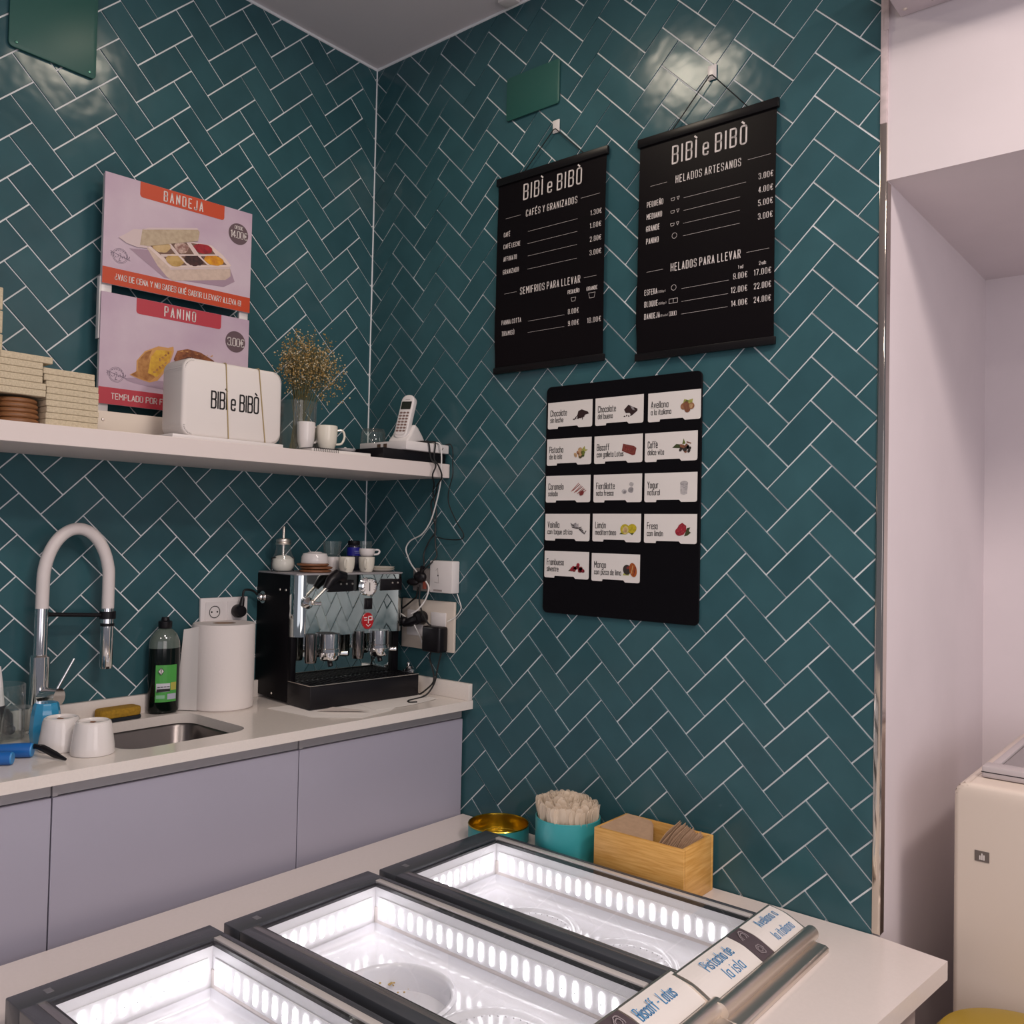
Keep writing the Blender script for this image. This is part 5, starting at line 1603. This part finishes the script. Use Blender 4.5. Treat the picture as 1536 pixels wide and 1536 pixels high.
    for x, y, side in pts:
        if pill_me is None:
            pg_ = G()
            pg_.mi = 1
            pg_.box(-.0022, .0022, -.0032, -.0024, -.004, -.0016)
            pg_.mi = 0
            po = obj('led', pg_.prism(rrect(-.0046, .0046, -.0190, .0190, .0045, 5), -.0025, 0, 'y', .0008, 1), [M['led'], M['led_gap']], sl)  # one pill holds the lens and its mirror reflection below
            pill_me = po.data
        else:
            po = bpy.data.objects.new('led', pill_me)
            COL.objects.link(po)
            po.parent = sl
        po.location = (x, y, -.001)
        po.rotation_euler = (0, 0, PI / 2 if side else 0)
    # glass lid
    obj('glass_lid', G().box(.062, W - .006, -D + .047, -.029, T0 - .0065, T0 - .0025), M['pane'], cs)
    # steel rail that carries the name labels
    prof = [(W + .001, 0.002), (W + .001, T0 + .001), (W + .006, T0 + .001), (W + .045, T0 - .006), (W + .088, T0 - .026)]
    cx, cz, rr = W + .103, T0 - .0335, .0165
    prof += [(cx + rr * math.cos(math.radians(a)), cz + rr * math.sin(math.radians(a))) for a in range(118, -61, -14)]
    prof += [(W + .100, .008), (W + .100, .002)]
    obj('label_rail', G().prism([(p[0], p[1]) for p in prof], .062 - .448, .070 - .012, 'y'), M['steel'], cs, sharp=40)
    obj('foot_ledge', G().prism([(W + .101, .0008), (W + .148, .0008), (W + .148, .010), (W + .142, .014), (W + .101, .016)], .062 - .448, .070 - .028, 'y', .001, 1), M['steel'], cs)

# name labels lying on the rails
BL = mat('blue_print', (.04, .26, .55), .6)


def label_card(label, k, y0, y1, lines, slot=None):
    dx, dy = -.0135 * k, -.428 * k
    ox, oy = .787 + dx, -.208 + dy
    W, T0 = .815, .058
    o = thing('name_label', label, 'label', (ox + W, oy, IZ), 0, 'name labels on the cases')
    pr_ = [(.007, T0 + .0018), (.045, T0 - .0052), (.087, T0 - .0248)]
    g = G()
    n = 6
    pts = [smooth([(p[0], p[1], 0) for p in pr_], n)][0]
    for a, b in zip(pts, pts[1:]):
        g.face([(a.x, y0, a.y), (b.x, y0, b.y), (b.x, y1, b.y), (a.x, y1, a.y)])
        g.face([(a.x, y1, a.y - .0006), (b.x, y1, b.y - .0006), (b.x, y0, b.y - .0006), (a.x, y0, a.y - .0006)])
    obj('card', g, M['paper'], o)
    t = G()
    for s, v, h, xs, st_ in lines:
        pc = min(pts, key=lambda p: abs(p.x - v))
        i = max(1, min(len(pts) - 2, pts.index(pc)))
        dv = (pts[i - 1] - pts[i + 1]).normalized()
        N = Vector((dv.y * -1, 0, dv.x)) * -1
        N = N if N.z > 0 else -N
        text(t, s, 0, 0, h, wt=.09, gap=.24, w=xs, center=True, frame=((pc.x, (y0 + y1) / 2 + st_, pc.y), (0, 1, 0), (dv.x, 0, dv.y), N * .0012))
    obj('lettering', t, BL, o, flat=True)
    return o


label_card('white label for the hazelnut flavour, blue lettering, next to the tiled wall', 0, -.105, .052, [('Avellana a', .040, .022, .088, .01), ('la italiana', .073, .022, .086, .012)])
label_card('white label for the pistachio flavour, blue lettering in two lines', 0, -.378, -.165, [('Pistacho de', .042, .025, .108, .01), ('la isla', .078, .025, .066, .02)])
label_card('white label in a single line of blue lettering on the steel rail', 1, -.135, .052, [('Biscoff - Lotus', .056, .026, .122, -.022)])
for kk, (k, y0, y1, lab) in enumerate([(0, -.163, -.107, 'grey patterned label strip between two white flavour labels'), (1, -.197, -.139, 'dark patterned label strip at the lower picture edge')]):
    dx, dy = -.0135 * k, -.428 * k
    o = thing('logo_label', lab, 'label', (.787 + dx + .815, -.208 + dy, IZ), 0, 'patterned label strips on the cases')
    pts = smooth([(.007, .058 + .0018, 0), (.045, .058 - .0052, 0), (.087, .058 - .0248, 0)], 6)
    g = G()
    for a, b in zip(pts, pts[1:]):
        g.face([(a.x, y0, a.y), (b.x, y0, b.y), (b.x, y1, b.y), (a.x, y1, a.y)])
    obj('strip', g, mat('plum_grey_strip', (.10, .075, .085), .3) if kk == 0 else bpy.data.materials['plum_grey_strip'], o)
    g = G()
    cy = (y0 + y1) / 2
    for (c_, rs) in ((.030, (.008, .013)), (.066, (.006, .011))):
        pc = min(pts, key=lambda p: abs(p.x - c_))
        for r in rs:
            ribbon(g, ell(0, 0, r, r, 0, 14, .35, int(r * 1e4)) + [(r, 0)], .0022, Vector((pc.x, cy, pc.y)), Vector((0, 1, 0)), Vector((-.9, 0, .43)).normalized(), Vector((.0006, 0, .0014)))
    obj('pattern_print', g, mat('pale_pattern', (.34, .29, .31), .4) if kk == 0 else bpy.data.materials['pale_pattern'], o, flat=True)

# ------------------------------------------------------------------ tin, spoon tub and napkin box
tn = thing('round_tin', 'empty round tin with gold inside and teal outside', 'tin', (.752, -.112, IZ))
obj('outer_wall', G().lathe([(0, 0), (.088, 0), (.0895, .002), (.0895, .046), (.0885, .046)], 56), M['teal'], tn)
obj('gold_lining', G().lathe([(.0895, .046), (.091, .0475), (.0895, .050), (.0875, .049), (.0868, .045), (.0868, .006), (.084, .004), (0, .004)], 56).lathe([(.060, .0045), (.061, .0055), (.062, .0045)], 48), M['gold'], tn)
sc = thing('spoon_tub', 'teal round tub full of clear plastic spoons', 'tub', (1.003, -.112, IZ))
obj('body', G().lathe([(0, 0), (.0885, 0), (.090, .003), (.090, .124), (.0885, .1255), (.0865, .124), (.0865, .008), (0, .008)], 56), M['teal'], sc)
random.seed(21)
sp0 = None
t0_ = bmesh.new()
# a flat plastic spoon: bowl up, thin handle
g = G()
out_ = [(-.0045, 0), (-.004, .050), (-.0075, .062), (-.0108, .076), (-.0108, .088), (-.0088, .0965), (-.005, .1015), (0, .103)]
out_ = out_ + [(-x, z) for x, z in out_[-2::-1]]
g.prism(out_, -.0009, .0009, 'y')
for v in g.bm.verts:
    if v.co.z > .06:
        v.co.y += .0028 * ((v.co.x / .0108) ** 2) - .0015
spoons = 0
for ring, n in ((.079, 40), (.069, 34), (.058, 28), (.047, 22), (.035, 16), (.023, 10), (.010, 4)):
    for q in range(n):
        a = 2 * PI * (q + random.uniform(-.3, .3)) / n
        r = ring + random.uniform(-.004, .004)
        h_ = .040 + .026 * (1 - (r / .09) ** 2) * (.8 + .4 * random.random()) + .009 * random.random() + .016 * math.sin(a * 1 + .9) * (r / .08) * -.4
        if sp0 is None:
            o = obj('plastic_spoon', g, M['spoon'], sharp=50)
            sp0 = o
        else:
            o = sp0.copy()
            COL.objects.link(o)
        tilt = random.uniform(.03, .16) * (r / .08)
        o.matrix_world = Matrix.Translation((1.003 + r * math.cos(a), -.112 + r * math.sin(a), IZ + .010 + h_)) @ Matrix.Rotation(a, 4, 'Z') @ Matrix.Rotation(tilt * .6, 4, 'Y') @ Matrix.Rotation(PI / 2 + random.uniform(-.9, .9), 4, 'Z')
        tag(o, 'clear plastic ice cream spoon standing in the teal tub', 'spoon', 'plastic spoons in the teal tub')
        spoons += 1

nbx = thing('napkin_box', 'open bamboo box with paper napkins beside the teal tub', 'box', (1.137, -.180, IZ), math.radians(.5))
bw_, bd_, bh_ = .262, .158, .139
obj('front_side', G().box(0, bw_, 0, .010, 0, bh_, .0012), M['wood'], nbx)
obj('rear_side', G().box(0, bw_, bd_ - .010, bd_, 0, bh_, .0012), M['wood'], nbx)
obj('end_side', G().box(0, .010, .0102, bd_ - .0102, 0, bh_, .0012), M['wood'], nbx)
obj('end_side', G().box(bw_ - .010, bw_, .0102, bd_ - .0102, 0, bh_, .0012), M['wood'], nbx)
obj('base', G().box(.0102, bw_ - .0102, .0102, bd_ - .0102, .001, .010), M['wood'], nbx)
kn_ = thing('kraft_napkin', 'folded brown napkin slanting up at the end of the bamboo box near the tub', 'napkin', (1.137, -.180, IZ))
g = G()
for k in range(5):
    o_ = .0016 * k
    q = [(.011 + o_, .011, .140 - .002 * k), (.011 + o_, .147, .143 - .002 * k), (.085 + o_, .147, .139 - .002 * k), (.158 + o_, .020, .104 - .003 * k), (.155 + o_, .011, .101 - .003 * k)]
    g.face(q)
    g.face([(p[0], p[1], p[2] - .0008) for p in q[::-1]])
obj('fold', g, M['kraft'], kn_)
random.seed(8)
for k in range(22):
    g = G()
    x = .006 * 0
    w_ = .075
    hj = random.uniform(-.006, .005)
    wave = [.0016 * math.sin(q * 1.1 + k) for q in range(8)]
    lo2, hi2 = [], []
    for q in range(8):
        yv = .0 + .122 * q / 7
        lo2.append((wave[q], yv, 0))
        hi2.append((wave[q] + .002 * math.sin(q), yv, .074 + .048 * q / 7 - .0009 * k + hj))
    for q in range(7):
        g.face([lo2[q], lo2[q + 1], hi2[q + 1], hi2[q]])
        g.face([(p[0] + .0009, p[1], p[2]) for p in (hi2[q], hi2[q + 1], lo2[q + 1], lo2[q])])
    g.face([hi2[q] for q in range(8)] + [(hi2[q][0] + .0009, hi2[q][1], hi2[q][2]) for q in range(7, -1, -1)])
    o = obj('kraft_napkin', g, M['kraft'])
    o.matrix_world = Matrix.Translation((1.137 + .140 + k * .0056, -.180 + .016, IZ + .040)) @ Matrix.Rotation(math.radians(14 - 1.1 * k), 4, 'Y')
    tag(o, 'brown paper napkin standing in the bundle in the bamboo box', 'napkin', 'brown napkins in the bundle')

# ------------------------------------------------------------------ chest freezer in the recess, yellow bin, box over the doorway
fz = thing('chest_freezer', 'white chest freezer with glass top standing in the white doorway', 'freezer', (1.947, .050, 0))
shape = [(0, .03), (0, 1.098)] + [(.032 - .032 * math.cos(a), 1.098 + .032 * math.sin(a)) for a in (.4, .8, 1.2, 1.57)] + [(.74, 1.130), (.772, 1.1), (.772, .03)]
obj('cabinet', G().prism(shape, 0, .70, 'y', .012, 3), mat('freezer_enamel', (.70, .60, .52), .35), fz, sharp=50)
lf = obj('lid_frame', G().box(.042, .73, .066, .118, 1.131, 1.158, .006, 2).box(.042, .060, .118, .66, 1.131, 1.145, .003, 2).box(.71, .73, .118, .66, 1.131, 1.145, .003, 2).box(.042, .73, .64, .68, 1.131, 1.15, .004, 2), mat('grey_lid_frame', (.50, .45, .46), .35), fz)
obj('lid_glass', G().box(.062, .708, .119, .639, 1.1345, 1.1395), mat('dark_lid_glass', (.20, .18, .18), .08), fz)
obj('lid_seam', G().box(.0415, .7305, .0655, .0665, 1.1435, 1.1455), M['ink'], lf)
lg_ = obj('logo_plate', G().box(.044, .073, -.0015, .001, .963, .986, .0004, 1), mat('brown_grey_plate', (.13, .105, .095), .4), fz)
g = G()
for x, h0 in ((.0535, .008), (.0575, .013), (.0615, .010)):
    g.flat([(x, .967), (x + .0026, .967), (x + .0026, .967 + h0), (x + .0013, .969 + h0), (x, .967 + h0)], -.0019)
obj('logo_print', g, M['whiteink'], lg_, flat=True)
yb_ = thing('yellow_bin', 'yellow rounded bin lid at the lower picture corner beside the freezer', 'bin', (2.125, -.155, 0))
obj('bucket', G().lathe([(0, 0), (.11, 0), (.125, .02), (.15, .66), (0, .66)], 40), mat('yellow_bin_body', (.42, .28, .04), .45), yb_)
obj('lid', G().lathe([(.152, .655), (.162, .66), (.162, .675), (.150, .690), (.10, .704), (0, .710)], 48), mat('yellow_lid', (.34, .22, .012), .4), yb_)
vb = thing('ventilation_box', 'white metal box with a screw high over the doorway', 'ventilation unit', (1.832, -.002, 2.882))
obj('casing', G().box(0, .85, -.17, 0, 0, .10, .003, 2), mat('white_metal', (.70, .62, .66), .5), vb)
g = G()
g.lathe([(.006, 0), (.004, .0015), (0, .002)], 12, (.018, -.028, 0), Matrix.Rotation(PI, 4, 'X'))
obj('screw', g, M['steel'], vb)
g = G()
for r in range(6):
    for c_ in range(14):
        x, y = .075 + c_ * .009, -.03 - r * .009
        g.face([(x, y, -.0006), (x, y + .004, -.0006), (x + .004, y + .004, -.0006), (x + .004, y, -.0006)])
obj('vent', g, mat('vent_grey', (.40, .35, .36), .7), vb)
sn = thing('ceiling_sensor', 'small white fitting on the ceiling against the tiled wall', 'sensor', (.665, -.045, H))
obj('casing', G().box(-.028, .028, -.022, .022, -.018, 0, .004, 2), M['whiteplastic'], sn)
